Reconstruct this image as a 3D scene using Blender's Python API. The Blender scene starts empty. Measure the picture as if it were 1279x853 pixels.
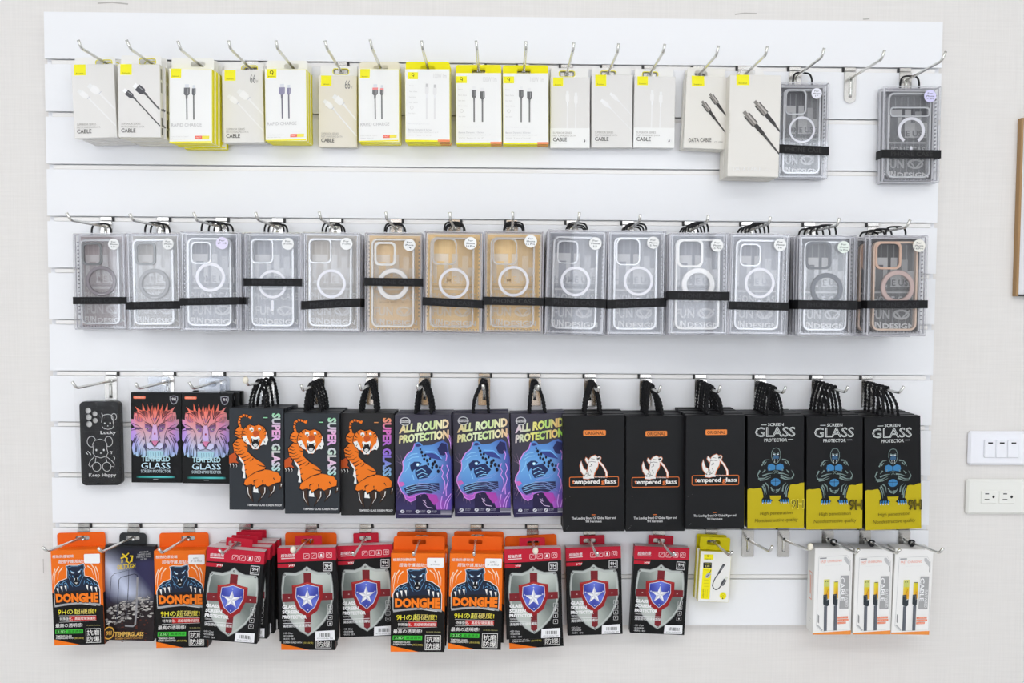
import bpy, math, random
from mathutils import Vector, Matrix
random.seed(7)
sc = bpy.context.scene
COL = sc.collection
F_PX = 1100.0
PITCH = 0.09                      # slat pitch of the display panel
Z0 = 1.75                         # height of the first groove above the floor
CAM = Vector((0.007, -1.5528, Z0 - 0.4138))
ROT = (-0.0455, -0.0149, -0.0065)  # pitch, yaw, roll
PANEL_W, PANEL_TOP, PANEL_BOT = 1.5603, Z0 + 0.0795, Z0 - 0.9925
WALL_Y = 0.019

# ------------------------------------------------------------------ view maths
def basis(p, y, r):
    return Matrix.Rotation(y, 3, 'Z') @ Matrix.Rotation(p, 3, 'X') @ Matrix.Rotation(r, 3, 'Y')
RB = basis(*ROT)
def at(px, py, d=0.0):
    """point of the place seen at pixel (px, py) at distance d in front of the panel face"""
    v = RB @ Vector(((px - 639.5) / F_PX, 1.0, -(py - 426.5) / F_PX))
    t = (-d - CAM.y) / v.y
    return CAM + v * t

cam_d = bpy.data.cameras.new('camera'); cam = bpy.data.objects.new('camera', cam_d); COL.objects.link(cam)
cam_d.sensor_width = 36.0; cam_d.lens = F_PX * 36.0 / 1279.0; cam_d.clip_start = 0.02
m3 = Matrix((RB.col[0], RB.col[2], -RB.col[1])).transposed()
cam.matrix_world = Matrix.Translation(CAM) @ m3.to_4x4()
sc.camera = cam

# ------------------------------------------------------------------ colours, materials
def lin1(v):
    v = v / 255.0
    return v / 12.92 if v <= 0.04045 else ((v + 0.055) / 1.055) ** 2.4
def C(r, g=None, b=None):
    if g is None: g = b = r
    return (lin1(r), lin1(g), lin1(b))
def mix(a, b, t):
    t = max(0.0, min(1.0, t))
    return tuple(a[i] + (b[i] - a[i]) * t for i in range(3))
def ramp(stops):
    def f(t):
        if t <= stops[0][0]: return stops[0][1]
        for (a, ca), (b, cb) in zip(stops, stops[1:]):
            if t <= b: return mix(ca, cb, (t - a) / (b - a))
        return stops[-1][1]
    return f
MATS = {}
def principled(name, col, rough=0.5, metal=0.0, spec=0.5, attr=False, emis=None):
    m = bpy.data.materials.new(name); m.use_nodes = True
    nt = m.node_tree; b = nt.nodes['Principled BSDF']
    b.inputs['Base Color'].default_value = (*col, 1); b.inputs['Roughness'].default_value = rough
    b.inputs['Metallic'].default_value = metal; b.inputs['Specular IOR Level'].default_value = spec
    if attr:
        a = nt.nodes.new('ShaderNodeAttribute'); a.attribute_name = 'Col'
        nt.links.new(a.outputs['Color'], b.inputs['Base Color'])
    if emis:
        b.inputs['Emission Color'].default_value = (*col, 1); b.inputs['Emission Strength'].default_value = emis
    MATS[name] = m
    return m
principled('print_satin', (1, 1, 1), 0.45, 0, 0.20, attr=True)     # printed carton, colours of the artwork
principled('print_matte', (1, 1, 1), 0.6, 0, 0.15, attr=True)
principled('panel_white', C(243, 244, 246), 0.4, 0, 0.3)
principled('strip_aluminium', C(242, 240, 237), 0.35, 0.0)
principled('chrome', C(222, 222, 218), 0.27, 1.0)
principled('chrome_plate', C(212, 209, 204), 0.22, 1.0)
principled('gap_shade', C(34), 0.5)  # dark colour for the shaded gap beside the hook lip
principled('cord_black', C(26, 26, 28), 0.6, 0, 0.3)
principled('rope_black', C(27, 27, 29), 0.75, 0, 0.25)
principled('band_black', C(30, 30, 32), 0.65, 0, 0.25, attr=True)
principled('cap_cream', C(238, 232, 214), 0.5)
principled('switch_white', C(246, 247, 252), 0.3)
principled('outlet_cream', C(240, 240, 234), 0.3)
principled('slot_black', C(38), 0.6)
principled('board_wood', C(168, 132, 88), 0.6)
principled('board_face', C(226, 226, 228), 0.5)
principled('case_black', C(30, 30, 32), 0.35, 0, 0.18, attr=True)
principled('trim_white', C(240), 0.5)
principled('ring_plastic', (1, 1, 1), 0.4, 0, 0.35, attr=True)

def glassy(name, tint, rough, base, edge, diffuse=0.0, dcol=(1, 1, 1), spec_gain=1.0):
    """clear plastic sheet: mostly see-through, sharp sheen growing at grazing angles, some milky body"""
    m = bpy.data.materials.new(name); m.use_nodes = True
    nt = m.node_tree; nt.nodes.clear()
    out = nt.nodes.new('ShaderNodeOutputMaterial')
    tr = nt.nodes.new('ShaderNodeBsdfTransparent'); tr.inputs['Color'].default_value = (*tint, 1)
    gl = nt.nodes.new('ShaderNodeBsdfGlossy'); gl.inputs['Roughness'].default_value = rough
    lw = nt.nodes.new('ShaderNodeLayerWeight'); lw.inputs['Blend'].default_value = 0.35
    mr = nt.nodes.new('ShaderNodeMapRange'); mr.inputs['To Min'].default_value = base; mr.inputs['To Max'].default_value = edge
    nt.links.new(lw.outputs['Facing'], mr.inputs['Value'])
    body = tr
    if diffuse > 0:
        df = nt.nodes.new('ShaderNodeBsdfDiffuse'); df.inputs['Color'].default_value = (*dcol, 1)
        mx0 = nt.nodes.new('ShaderNodeMixShader'); mx0.inputs['Fac'].default_value = diffuse
        nt.links.new(tr.outputs[0], mx0.inputs[1]); nt.links.new(df.outputs[0], mx0.inputs[2]); body = mx0
    mx = nt.nodes.new('ShaderNodeMixShader')
    nt.links.new(mr.outputs[0], mx.inputs['Fac']); nt.links.new(body.outputs[0], mx.inputs[1]); nt.links.new(gl.outputs[0], mx.inputs[2])
    nt.links.new(mx.outputs[0], out.inputs['Surface'])
    MATS[name] = m
    return m
glassy('acrylic_face', (0.985, 0.985, 0.99), 0.03, 0.045, 0.35)
glassy('acrylic_side', (0.98, 0.98, 0.99), 0.05, 0.03, 0.2, 0.16, C(246, 246, 250))
glassy('acrylic_edge', (0.95, 0.95, 0.97), 0.12, 0.12, 0.6, 0.62, C(238, 238, 246))
glassy('tray_edge', (0.95, 0.95, 0.95), 0.15, 0.12, 0.5, 0.45, C(206, 206, 214))
glassy('case_frosted', (1, 1, 1), 0.2, 0.015, 0.1, 0.08, C(236, 239, 246))
glassy('case_clear', (0.98, 0.98, 0.98), 0.08, 0.03, 0.12, 0.05, C(225, 228, 232))
glassy('case_rim_clear', (0.95, 0.95, 0.95), 0.12, 0.12, 0.6, 0.55, C(238, 240, 244))
glassy('bag_film', (0.995, 0.995, 0.995), 0.14, 0.003, 0.16, 0.010, C(250, 250, 250))
glassy('clear_tag', (0.93, 0.95, 0.98), 0.1, 0.05, 0.3, 0.2, C(240, 242, 246))

def wall_material():
    m = principled('wallpaper', C(231, 229, 226), 0.85, 0, 0.15)
    nt = m.node_tree; b = nt.nodes['Principled BSDF']
    tc = nt.nodes.new('ShaderNodeTexCoord')
    hs = []
    for sx, sz in ((420, 10), (12, 300)):
        mp = nt.nodes.new('ShaderNodeMapping'); mp.inputs['Scale'].default_value = (sx, 1, sz)
        nz = nt.nodes.new('ShaderNodeTexNoise'); nz.inputs['Scale'].default_value = 1.0; nz.inputs['Detail'].default_value = 2
        nt.links.new(tc.outputs['Object'], mp.inputs['Vector']); nt.links.new(mp.outputs[0], nz.inputs['Vector'])
        hs.append(nz)
    ad = nt.nodes.new('ShaderNodeMath'); ad.operation = 'ADD'
    nt.links.new(hs[0].outputs[0], ad.inputs[0]); nt.links.new(hs[1].outputs[0], ad.inputs[1])
    cr = nt.nodes.new('ShaderNodeMapRange'); cr.inputs['From Min'].default_value = 0.7; cr.inputs['From Max'].default_value = 1.3
    nt.links.new(ad.outputs[0], cr.inputs['Value'])
    mc = nt.nodes.new('ShaderNodeMix'); mc.data_type = 'RGBA'
    mc.inputs['A'].default_value = (*C(229, 226, 222), 1); mc.inputs['B'].default_value = (*C(235, 232, 228), 1)
    nt.links.new(cr.outputs[0], mc.inputs['Factor']); nt.links.new(mc.outputs['Result'], b.inputs['Base Color'])
    bp = nt.nodes.new('ShaderNodeBump'); bp.inputs['Strength'].default_value = 0.07; bp.inputs['Distance'].default_value = 0.001
    nt.links.new(ad.outputs[0], bp.inputs['Height']); nt.links.new(bp.outputs[0], b.inputs['Normal'])
wall_material()

# ------------------------------------------------------------------ mesh building
class MB:
    def __init__(s): s.v = []; s.f = []; s.m = []; s.c = []; s.mats = []
    def mi(s, name):
        if name not in s.mats: s.mats.append(name)
        return s.mats.index(name)
    def face(s, pts, mat, col=(1, 1, 1)):
        i = len(s.v); s.v.extend([tuple(p) for p in pts])
        s.f.append(tuple(range(i, i + len(pts)))); s.m.append(s.mi(mat))
        s.c.append(col if isinstance(col, list) else [col] * len(pts))
    def grid(s, verts, faces, mat, col=(1, 1, 1)):
        i = len(s.v); s.v.extend([tuple(p) for p in verts]); k = s.mi(mat)
        for f in faces:
            s.f.append(tuple(i + j for j in f)); s.m.append(k)
            s.c.append([col[j] for j in f] if isinstance(col, list) else [col] * len(f))
    def box(s, x0, x1, y0, y1, z0, z1, mat, col=(1, 1, 1), ch=0.0, edge=None, ecol=None, fcol=None):
        """box with chamfered edges; fcol: dict side -> colour; edge: material of the chamfers"""
        e = edge or mat; ec = ecol or col; fc = fcol or {}
        lo, hi = (x0, y0, z0), (x1, y1, z1)
        def P(ax, sgn, a, b):
            o = [0, 0, 0]; o[ax] = hi[ax] if sgn > 0 else lo[ax]
            u, w = [k for k in range(3) if k != ax]
            o[u] = hi[u] - ch if a > 0 else lo[u] + ch
            o[w] = hi[w] - ch if b > 0 else lo[w] + ch
            return o
        names = {(0, -1): 'left', (0, 1): 'right', (1, -1): 'front', (1, 1): 'back', (2, -1): 'bottom', (2, 1): 'top'}
        for ax in range(3):
            for sg in (-1, 1):
                q = [P(ax, sg, -1, -1), P(ax, sg, 1, -1), P(ax, sg, 1, 1), P(ax, sg, -1, 1)]
                if (sg > 0) == (ax == 1): q.reverse()
                cc = fc.get(names[(ax, sg)], col)
                mm = mat
                if isinstance(mat, dict): mm = mat.get(names[(ax, sg)], mat['*'])
                if mm: s.face(q, mm, cc)
        if ch <= 0: return
        if isinstance(e, dict): e = e['*']
        for ax in range(3):                       # 12 chamfers along axis ax
            u, w = [k for k in range(3) if k != ax]
            for a in (-1, 1):
                for b in (-1, 1):
                    q = []
                    for t, side in ((-1, 0), (1, 0), (1, 1), (-1, 1)):
                        o = [0, 0, 0]; o[ax] = hi[ax] - ch if t > 0 else lo[ax] + ch
                        if side == 0:
                            o[u] = hi[u] if a > 0 else lo[u]; o[w] = hi[w] - ch if b > 0 else lo[w] + ch
                        else:
                            o[u] = hi[u] - ch if a > 0 else lo[u] + ch; o[w] = hi[w] if b > 0 else lo[w]
                        q.append(o)
                    s.face(q, e, ec)
        for a in (-1, 1):
            for b in (-1, 1):
                for c in (-1, 1):
                    q = []
                    for k in range(3):
                        sg = (a, b, c); o = [0, 0, 0]
                        for j in range(3):
                            o[j] = hi[j] if sg[j] > 0 else lo[j]
                            if j != k: o[j] -= sg[j] * ch
                        q.append(o)
                    s.face(q, e, ec)
    def tube(s, pts, r, mat, col=(1, 1, 1), n=8, cap=True):
        pts = [Vector(p) for p in pts]; N = len(pts); rings = []
        ref = Vector((0.13, 0.31, 0.94))
        for i, p in enumerate(pts):
            d = (pts[min(i + 1, N - 1)] - pts[max(i - 1, 0)]).normalized()
            a = d.cross(ref)
            if a.length < 0.05: a = d.cross(Vector((1, 0, 0)))
            a.normalize()
            if rings and False: pass
            b = d.cross(a).normalized()
            ref = -a.cross(d) if False else b
            rr = r[i] if isinstance(r, (list, tuple)) else r
            rings.append([p + (a * math.cos(2 * math.pi * k / n) + b * math.sin(2 * math.pi * k / n)) * rr for k in range(n)])
            ref = a.cross(d).normalized()
        verts = [q for R in rings for q in R]; faces = []
        for i in range(N - 1):
            for k in range(n):
                faces.append((i * n + k, i * n + (k + 1) % n, (i + 1) * n + (k + 1) % n, (i + 1) * n + k))
        if cap: faces.append(tuple(range(n))[::-1]); faces.append(tuple((N - 1) * n + k for k in range(n)))
        s.grid(verts, faces, mat, col)
    def ball(s, c, r, mat, col=(1, 1, 1), n=12, sq=(1, 1, 1)):
        verts, faces = [], []
        h = n // 2
        for i in range(h + 1):
            th = math.pi * i / h
            for k in range(n):
                ph = 2 * math.pi * k / n
                verts.append((c[0] + r * sq[0] * math.sin(th) * math.cos(ph), c[1] + r * sq[1] * math.sin(th) * math.sin(ph), c[2] + r * sq[2] * math.cos(th)))
        for i in range(h):
            for k in range(n):
                faces.append((i * n + k, (i + 1) * n + k, (i + 1) * n + (k + 1) % n, i * n + (k + 1) % n))
        s.grid(verts, faces, mat, col)
    def mesh(s, name, smooth=False):
        me = bpy.data.meshes.new(name); me.from_pydata(s.v, [], s.f)
        for k in s.mats: me.materials.append(MATS[k])
        me.polygons.foreach_set('material_index', s.m)
        if smooth: me.polygons.foreach_set('use_smooth', [True] * len(s.f))
        a = me.color_attributes.new('Col', 'FLOAT_COLOR', 'CORNER')
        flat = []
        for cs in s.c:
            for q in cs: flat.extend((q[0], q[1], q[2], 1.0))
        a.data.foreach_set('color', flat)
        me.update()
        return me
    def build(s, name, parent=None, smooth=False, loc=None):
        o = bpy.data.objects.new(name, s.mesh(name, smooth)); COL.objects.link(o)
        if parent: o.parent = parent
        if loc: o.location = loc
        return o

def put(name, me, parent=None, loc=None):
    o = bpy.data.objects.new(name, me); COL.objects.link(o)
    if parent: o.parent = parent
    if loc: o.location = loc
    return o
def tag(o, label=None, cat=None, group=None, kind=None):
    if label: o['label'] = label
    if cat: o['category'] = cat
    if group: o['group'] = group
    if kind: o['kind'] = kind
    return o
def empty(name, loc=(0, 0, 0), roll=0.0, pitch=0.0):
    o = bpy.data.objects.new(name, None); COL.objects.link(o)
    o.empty_display_size = 0.01
    o.rotation_mode = 'XYZ'; o.location = loc; o.rotation_euler = (pitch, roll, 0)
    return o
def dup(root):
    r = root.copy(); COL.objects.link(r)
    for ch in list(root.children):
        c = ch.copy(); COL.objects.link(c); c.parent = r
        for g in list(ch.children):
            d = g.copy(); COL.objects.link(d); d.parent = c
    return r

# curve helpers: flat outline with holes, optional thickness -> (verts, faces) in x/z plane, y from 0 to t
def _to_mesh(cu):
    o = bpy.data.objects.new('tmp', cu); COL.objects.link(o)
    dg = bpy.context.evaluated_depsgraph_get(); dg.update()
    me = bpy.data.meshes.new_from_object(o.evaluated_get(dg))
    V = [tuple(v.co) for v in me.vertices]; Fs = [tuple(p.vertices) for p in me.polygons]
    bpy.data.objects.remove(o); bpy.data.meshes.remove(me); bpy.data.curves.remove(cu)
    return V, Fs
def plate2d(outlines, t, y=0.0):
    cu = bpy.data.curves.new('tmpc', 'CURVE'); cu.dimensions = '2D'; cu.fill_mode = 'BOTH'; cu.extrude = t / 2
    for pts in outlines:
        sp = cu.splines.new('POLY'); sp.points.add(len(pts) - 1); sp.use_cyclic_u = True
        for i, (a, b) in enumerate(pts): sp.points[i].co = (a, b, 0, 1)
    V, Fs = _to_mesh(cu)
    return [(v[0], y + t / 2 - v[2], v[1]) for v in V], Fs
def rr_pts(x0, x1, z0, z1, r, n=5):
    P = []
    for cx, cz, a0 in ((x1 - r, z1 - r, 0), (x0 + r, z1 - r, 90), (x0 + r, z0 + r, 180), (x1 - r, z0 + r, 270)):
        for k in range(n + 1):
            a = math.radians(a0 + 90 * k / n); P.append((cx + r * math.cos(a), cz + r * math.sin(a)))
    return P
def circ_pts(cx, cz, r, n=40, rz=None):
    rz = rz or r
    return [(cx + r * math.cos(2 * math.pi * k / n), cz + rz * math.sin(2 * math.pi * k / n)) for k in range(n)]
TEXTS = {}
def text_mesh(s, bold=0.0, sp=1.0):
    key = (s, bold, sp)
    if key not in TEXTS:
        cu = bpy.data.curves.new('tmpt', 'FONT'); cu.body = s; cu.resolution_u = 2; cu.offset = bold; cu.size = 1.0
        cu.space_character = sp
        V, Fs = _to_mesh(cu)
        if not V: V, Fs = [(0, 0, 0), (1, 0, 0), (1, 1, 0)], []
        x0 = min(v[0] for v in V); x1 = max(v[0] for v in V); y0 = min(v[1] for v in V); y1 = max(v[1] for v in V)
        TEXTS[key] = ([((v[0] - x0) / max(x1 - x0, 1e-6), (v[1] - y0) / max(y1 - y0, 1e-6)) for v in V], Fs)
    return TEXTS[key]

class Art:
    """flat printing on a carton face. Drawing units are free; TL/TR/BL say where the face's corners lie in them."""
    EPS = 3e-5
    def __init__(s, mb, W, H, TL, TR, BL, mat, y=0.0):
        s.mb, s.W, s.H, s.mat, s.y = mb, W, H, mat, y
        s.o = Vector(TL); a = Vector(TR) - s.o; b = Vector(BL) - s.o
        det = a.x * b.y - a.y * b.x
        s.inv = (b.y / det, -b.x / det, -a.y / det, a.x / det); s.L = 1
    def P(s, u, v):
        du, dv = u - s.o.x, v - s.o.y
        p = s.inv[0] * du + s.inv[1] * dv; q = s.inv[2] * du + s.inv[3] * dv
        p = min(max(p, 0.0), 1.0); q = min(max(q, 0.0), 1.0)
        return ((p - 0.5) * s.W, s.y - s.L * s.EPS, -q * s.H)
    def _f(s, uvs, faces, col):
        V = [s.P(*q) for q in uvs]
        cc = [col(*q) for q in uvs] if callable(col) else col
        s.mb.grid(V, faces, s.mat, cc); s.L += 1
    def poly(s, pts, col): s._f(pts, [tuple(range(len(pts)))], col)
    def rect(s, a, b, c, d, col): s.poly([(a, b), (a, d), (c, d), (c, b)], col)
    def gridfill(s, a, b, c, d, col, nu=6, nv=10):
        uv = [(a + (c - a) * i / nu, b + (d - b) * j / nv) for j in range(nv + 1) for i in range(nu + 1)]
        n = nu + 1
        s._f(uv, [(j * n + i, (j + 1) * n + i, (j + 1) * n + i + 1, j * n + i + 1) for j in range(nv) for i in range(nu)], col)
    def ell(s, cu, cv, ru, rv, col, n=20): s.poly([(cu + ru * math.cos(-2 * math.pi * k / n), cv + rv * math.sin(-2 * math.pi * k / n)) for k in range(n)], col)
    def rrect(s, a, b, c, d, r, col): s.poly(rr_pts(a, c, b, d, r, 4), col)
    def line(s, pts, w, col, closed=False, taper=False):
        pts = [Vector(p) for p in pts]; n = len(pts)
        if closed: pts = pts + [pts[0]]; n += 1
        L, R = [], []
        for i, p in enumerate(pts):
            if closed: a, b = pts[(i - 1) % (n - 1)], pts[(i + 1) % (n - 1)]
            else: a, b = pts[max(i - 1, 0)], pts[min(i + 1, n - 1)]
            d = b - a
            d = d.normalized() if d.length > 0 else Vector((1, 0))
            ww = w * (1 - 0.85 * i / (n - 1)) if taper else w
            q = Vector((-d.y, d.x)) * ww / 2
            L.append(tuple(p + q)); R.append(tuple(p - q))
        s._f(L + R, [(i, i + 1, n + i + 1, n + i) for i in range(n - 1)], col)
    def oval(s, cu, cv, ru, rv, w, col, n=24): s.line([(cu + ru * math.cos(2 * math.pi * k / n), cv + rv * math.sin(2 * math.pi * k / n)) for k in range(n)], w, col, True)
    def rbox(s, a, b, c, d, r, w, col): s.line(rr_pts(a, c, b, d, r, 3), w, col, True)
    def text(s, t, q, col, bold=0.012, sp=1.0):
        if any(ord(c) > 255 for c in t): bold = min(bold, 0.006)
        """q: (u0,v0,u1,v1) or four corners TL,TR,BR,BL"""
        if len(q) == 4 and not hasattr(q[0], '__len__'):
            q = [(q[0], q[1]), (q[2], q[1]), (q[2], q[3]), (q[0], q[3])]
        V, Fs = text_mesh(t, bold, sp)
        uv = []
        for x, y in V:
            k = 1 - y
            a = [q[0][i] + (q[1][i] - q[0][i]) * x for i in (0, 1)]; b = [q[3][i] + (q[2][i] - q[3][i]) * x for i in (0, 1)]
            uv.append((a[0] + (b[0] - a[0]) * k, a[1] + (b[1] - a[1]) * k))
        s._f(uv, Fs, col)
    def vtext(s, t, u0, v0, u1, v1, col, bold=0.012):   # reads downwards
        s.text(t, [(u1, v0), (u1, v1), (u0, v1), (u0, v0)], col, bold)
    def blob(s, pts, col, c, fr=(.75, .5, .25)):
        pts2 = []
        for p, q in zip(pts, pts[1:] + pts[:1]): pts2 += [p, ((p[0] + q[0]) / 2, (p[1] + q[1]) / 2)]
        n = len(pts2); V = list(pts2); F = []
        for k, f in enumerate(fr):
            V += [(c[0] + (u - c[0]) * f, c[1] + (v - c[1]) * f) for u, v in pts2]
            F += [(k * n + i, k * n + (i + 1) % n, (k + 1) * n + (i + 1) % n, (k + 1) * n + i) for i in range(n)]
        V.append(c); m = len(fr) * n
        F += [(m + i, m + (i + 1) % n, len(V) - 1) for i in range(n)]
        s._f(V, F, col)
    def sym(s, fn, pts, c, *a, **k):
        fn(pts, *a, **k); fn([(2 * c - u, v) for u, v in pts][::-1], *a, **k)
W_ = C(248); K_ = C(20)
# ------------------------------------------------------------------ the room
RX0, RX1, RY0, RZ1 = -2.5, 2.7, -3.6, 2.95
def slab(name, x0, x1, y0, y1, z0, z1, mat, kind='structure'):
    b = MB(); b.box(x0, x1, y0, y1, z0, z1, mat); o = b.build(name); tag(o, kind=kind); return o
principled('floor_grey', C(200, 200, 200), 0.45)
principled('ceiling_white', C(244, 244, 242), 0.8)
principled('wall_plain', C(238, 238, 238), 0.85)
principled('reflector_tan', C(226, 184, 128), 0.45)  # tan of the added door that the clear boxes reflect
principled('lamp_glow', C(255, 252, 247), 0.5, emis=1.0)
wb = slab('wall_back', RX0, RX1, WALL_Y, WALL_Y + 0.1, 0, RZ1, 'wallpaper')
slab('wall_front', RX0, RX1, RY0 - 0.1, RY0, 0, RZ1, 'wall_plain')
slab('wall_left', RX0 - 0.1, RX0, RY0, WALL_Y, 0, RZ1, 'wall_plain')
slab('wall_right', RX1, RX1 + 0.1, RY0, WALL_Y, 0, RZ1, 'wall_plain')
slab('floor', RX0 - 0.1, RX1 + 0.1, RY0 - 0.1, WALL_Y + 0.1, -0.1, 0, 'floor_grey')
slab('ceiling', RX0 - 0.1, RX1 + 0.1, RY0 - 0.1, WALL_Y + 0.1, RZ1, RZ1 + 0.1, 'ceiling_white')
# small scuffs in the wallpaper above and beside the panel
def scuff(pts, w):
    b = MB(); P = [at(x, y, -WALL_Y + 0.0004) for x, y in pts]
    for a, c in zip(P, P[1:]):
        d = (c - a).normalized(); q = Vector((-d.z, 0, d.x)) * w / 2
        b.face([a + q, c + q, c - q, a - q], 'scuff_grey')
    return b.build('scuff_mark', wb)
principled('scuff_grey', C(188, 184, 178), 0.9)
scuff([(122, 4), (140, 3), (160, 5)], 0.0022); scuff([(918, 18), (930, 16.5), (945, 17)], 0.0022)
scuff([(54, 698), (54.4, 716)], 0.0012); scuff([(1078, 24), (1086, 23.5)], 0.002)

# panel with routed grooves, one board
W2 = PANEL_W / 2; GH = 0.0095; GD = 0.010
GZ = [Z0 - PITCH * k for k in range(12) if Z0 - PITCH * k - GH > PANEL_BOT + 0.01]
prof = [(0.0, PANEL_TOP)]
for z in GZ:
    prof += [(0.0, z), (0.004, z), (0.004, z + 0.004), (GD, z + 0.004), (GD, z - GH - 0.004), (0.004, z - GH - 0.004), (0.004, z - GH), (0.0, z - GH)]
prof += [(0.0, PANEL_BOT), (0.0188, PANEL_BOT), (0.0188, PANEL_TOP)]
b = MB(); n = len(prof)
V = [(-W2, y, z) for y, z in prof] + [(W2, y, z) for y, z in prof]
b.grid(V, [(i, (i + 1) % n, n + (i + 1) % n, n + i) for i in range(n)], 'panel_white')
b.face([V[i] for i in range(n)], 'panel_white'); b.face([V[n + i] for i in range(n)][::-1], 'panel_white')
panel = b.build('slat_panel')
tag(panel, 'large white grooved display panel fixed to the pale wall, carrying all the hooks', 'display panel')
for z in GZ:
    b = MB(); b.box(-W2 + 0.010, W2 - 0.010, 0.0034, GD - 0.0002, z - GH + 0.0006, z - 0.0016, 'strip_aluminium', ch=0.0006)
    o = b.build('groove_strip', panel)

# light switch plate, outlet plate, framed board at the right edge
def wall_plate(name, x0, y0, y1, label, cat, mat):
    a = at(x0, y0, -WALL_Y + 0.008); c = at(x0, y1, -WALL_Y + 0.008)
    wd, h = 0.120, a.z - c.z
    r = empty(name, (a.x + wd / 2, WALL_Y, (a.z + c.z) / 2)); tag(r, label, cat)
    b = MB(); b.box(-wd / 2, wd / 2, -0.009, -0.0002, -h / 2, h / 2, mat, ch=0.004); b.build('cover_plate', r)
    return r, wd, h
sw, wd, h = wall_plate('light_switch', 1210.5, 538.5, 581, 'white three-gang light switch plate on the wall right of the panel', 'light switch', 'switch_white')
for k in (-1, 0, 1):
    b = MB(); x = k * 0.0212 - 0.002
    b.box(x - 0.0103, x + 0.0103, -0.0125, -0.0088, -0.0165, 0.0165, 'switch_white', ch=0.0012)
    o = b.build('rocker', sw)
    b = MB(); b.box(x - 0.0042, x + 0.0042, -0.0129, -0.0122, 0.0088, 0.0116, 'slot_black', ch=0.0002); b.build('indicator', o)
ol, wd, h = wall_plate('wall_outlet', 1208, 598.5, 642.5, 'cream twin power outlet plate below the light switch', 'power outlet', 'outlet_cream')
for k in (-1, 1):
    x = k * 0.0165 - 0.004
    b = MB(); b.box(x - 0.0145, x + 0.0145, -0.0106, -0.0088, -0.0115, 0.0115, 'outlet_cream', ch=0.0008)
    o = b.build('socket', ol)
    b = MB()
    for zz, ww in ((0.0062, 0.0034), (-0.0042, 0.0042)): b.box(x - 0.004 - ww, x - 0.004 + ww, -0.0109, -0.0104, zz - 0.0009, zz + 0.0009, 'slot_black')
    b.build('slot', o)
    b = MB(); b.ball((x + 0.008, -0.0105, 0.0008), 0.0024, 'slot_black', sq=(1, 0.25, 1.1)); b.build('ground_hole', o)
a = at(1276.2, 147, -WALL_Y + 0.012); c = at(1269, 370, -WALL_Y + 0.012)
tilt = math.atan2(a.x - c.x, a.z - c.z)
fb = empty('framed_board', a, roll=tilt); tag(fb, 'framed board with thin brown wooden edge, cut off by right picture edge', 'framed board')
H = (a - c).length; Wd = 0.62
b = MB(); b.box(0.004, Wd - 0.004, 0.002, 0.011, -H + 0.003, -0.003, 'board_face', ch=0.0005); b.build('board_face', fb)
b = MB()
b.box(0, 0.0045, 0, 0.012, -H, 0, 'board_wood', ch=0.0006); b.box(Wd - 0.0045, Wd, 0, 0.012, -H, 0, 'board_wood', ch=0.0006)
b.box(0.0045, Wd - 0.0045, 0, 0.012, -0.0035, 0, 'board_wood', ch=0.0006); b.box(0.0045, Wd - 0.0045, 0, 0.012, -H, -H + 0.003, 'slot_black', ch=0.0006)
b.build('board_edge', fb)

# the wall opposite: tan door added for its warm reflection, and ceiling lights
DX = -0.19
dr = empty('reflector_door', (DX, RY0, 0)); tag(dr, kind='structure')  # unseen door shape, added as a reflector
b = MB(); b.box(-0.46, 0.46, 0.001, 0.04, 0.005, 2.1, 'reflector_tan', ch=0.004)
b.box(-0.33, 0.33, 0.04, 0.05, 0.3, 0.95, 'reflector_tan', ch=0.004); b.box(-0.33, 0.33, 0.04, 0.05, 1.1, 1.9, 'reflector_tan', ch=0.004)
b.build('reflector_panel', dr)
b = MB()
for x in (-0.53, 0.465): b.box(x, x + 0.065, 0.001, 0.06, 0.002, 2.17, 'trim_white', ch=0.003)
b.box(-0.53, 0.53, 0.001, 0.06, 2.105, 2.17, 'trim_white', ch=0.003); b.build('reflector_frame', dr)
b = MB(); b.tube([(0.4, 0.045, 1.02), (0.4, 0.09, 1.02), (0.3, 0.09, 1.02)], 0.009, 'chrome'); b.build('reflector_handle', dr)
LAMPS = []
def lamp(x, y, sx, sy, power, label):
    r = empty('ceiling_light', (x, y, RZ1)); tag(r, label, 'ceiling light', 'ceiling lights')
    b = MB()
    for a0, a1, c0, c1 in ((-sx, sx, -sy, -sy + 0.02), (-sx, sx, sy - 0.02, sy), (-sx, -sx + 0.02, -sy + 0.02, sy - 0.02), (sx - 0.02, sx, -sy + 0.02, sy - 0.02)):
        b.box(a0, a1, c0, c1, -0.05, -0.001, 'trim_white', ch=0.002)
    b.build('lamp_frame', r)
    b = MB(); b.box(-sx + 0.02, sx - 0.02, -sy + 0.02, sy - 0.02, -0.04, -0.03, 'lamp_glow'); b.build('lamp_diffuser', r)
    l = bpy.data.lights.new('lamp_light', 'AREA'); l.shape = 'RECTANGLE'; l.size = 2 * sx - 0.05; l.size_y = 2 * sy - 0.05; l.energy = power
    l.color = (0.985, 0.99, 1.0)
    o = bpy.data.objects.new('lamp_light', l); COL.objects.link(o); o.parent = r; o.location = (0, 0, -0.055)
E_LAMP = 8.5
for x, pw in ((-1.5, 1.05), (0.1, 1.0), (1.7, 0.95)): lamp(x, -2.55, 0.6, 0.3, E_LAMP * pw, 'flush ceiling light panel behind the camera, %s' % ('left one' if x < 0 else 'right one' if x > 1 else 'middle one'))
lamp(-0.7, -1.7, 0.6, 0.3, E_LAMP * .25, 'flush ceiling light panel above the camera on the left')
lamp(0.9, -1.7, 0.6, 0.3, E_LAMP * .2, 'flush ceiling light panel above the camera on the right')
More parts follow.
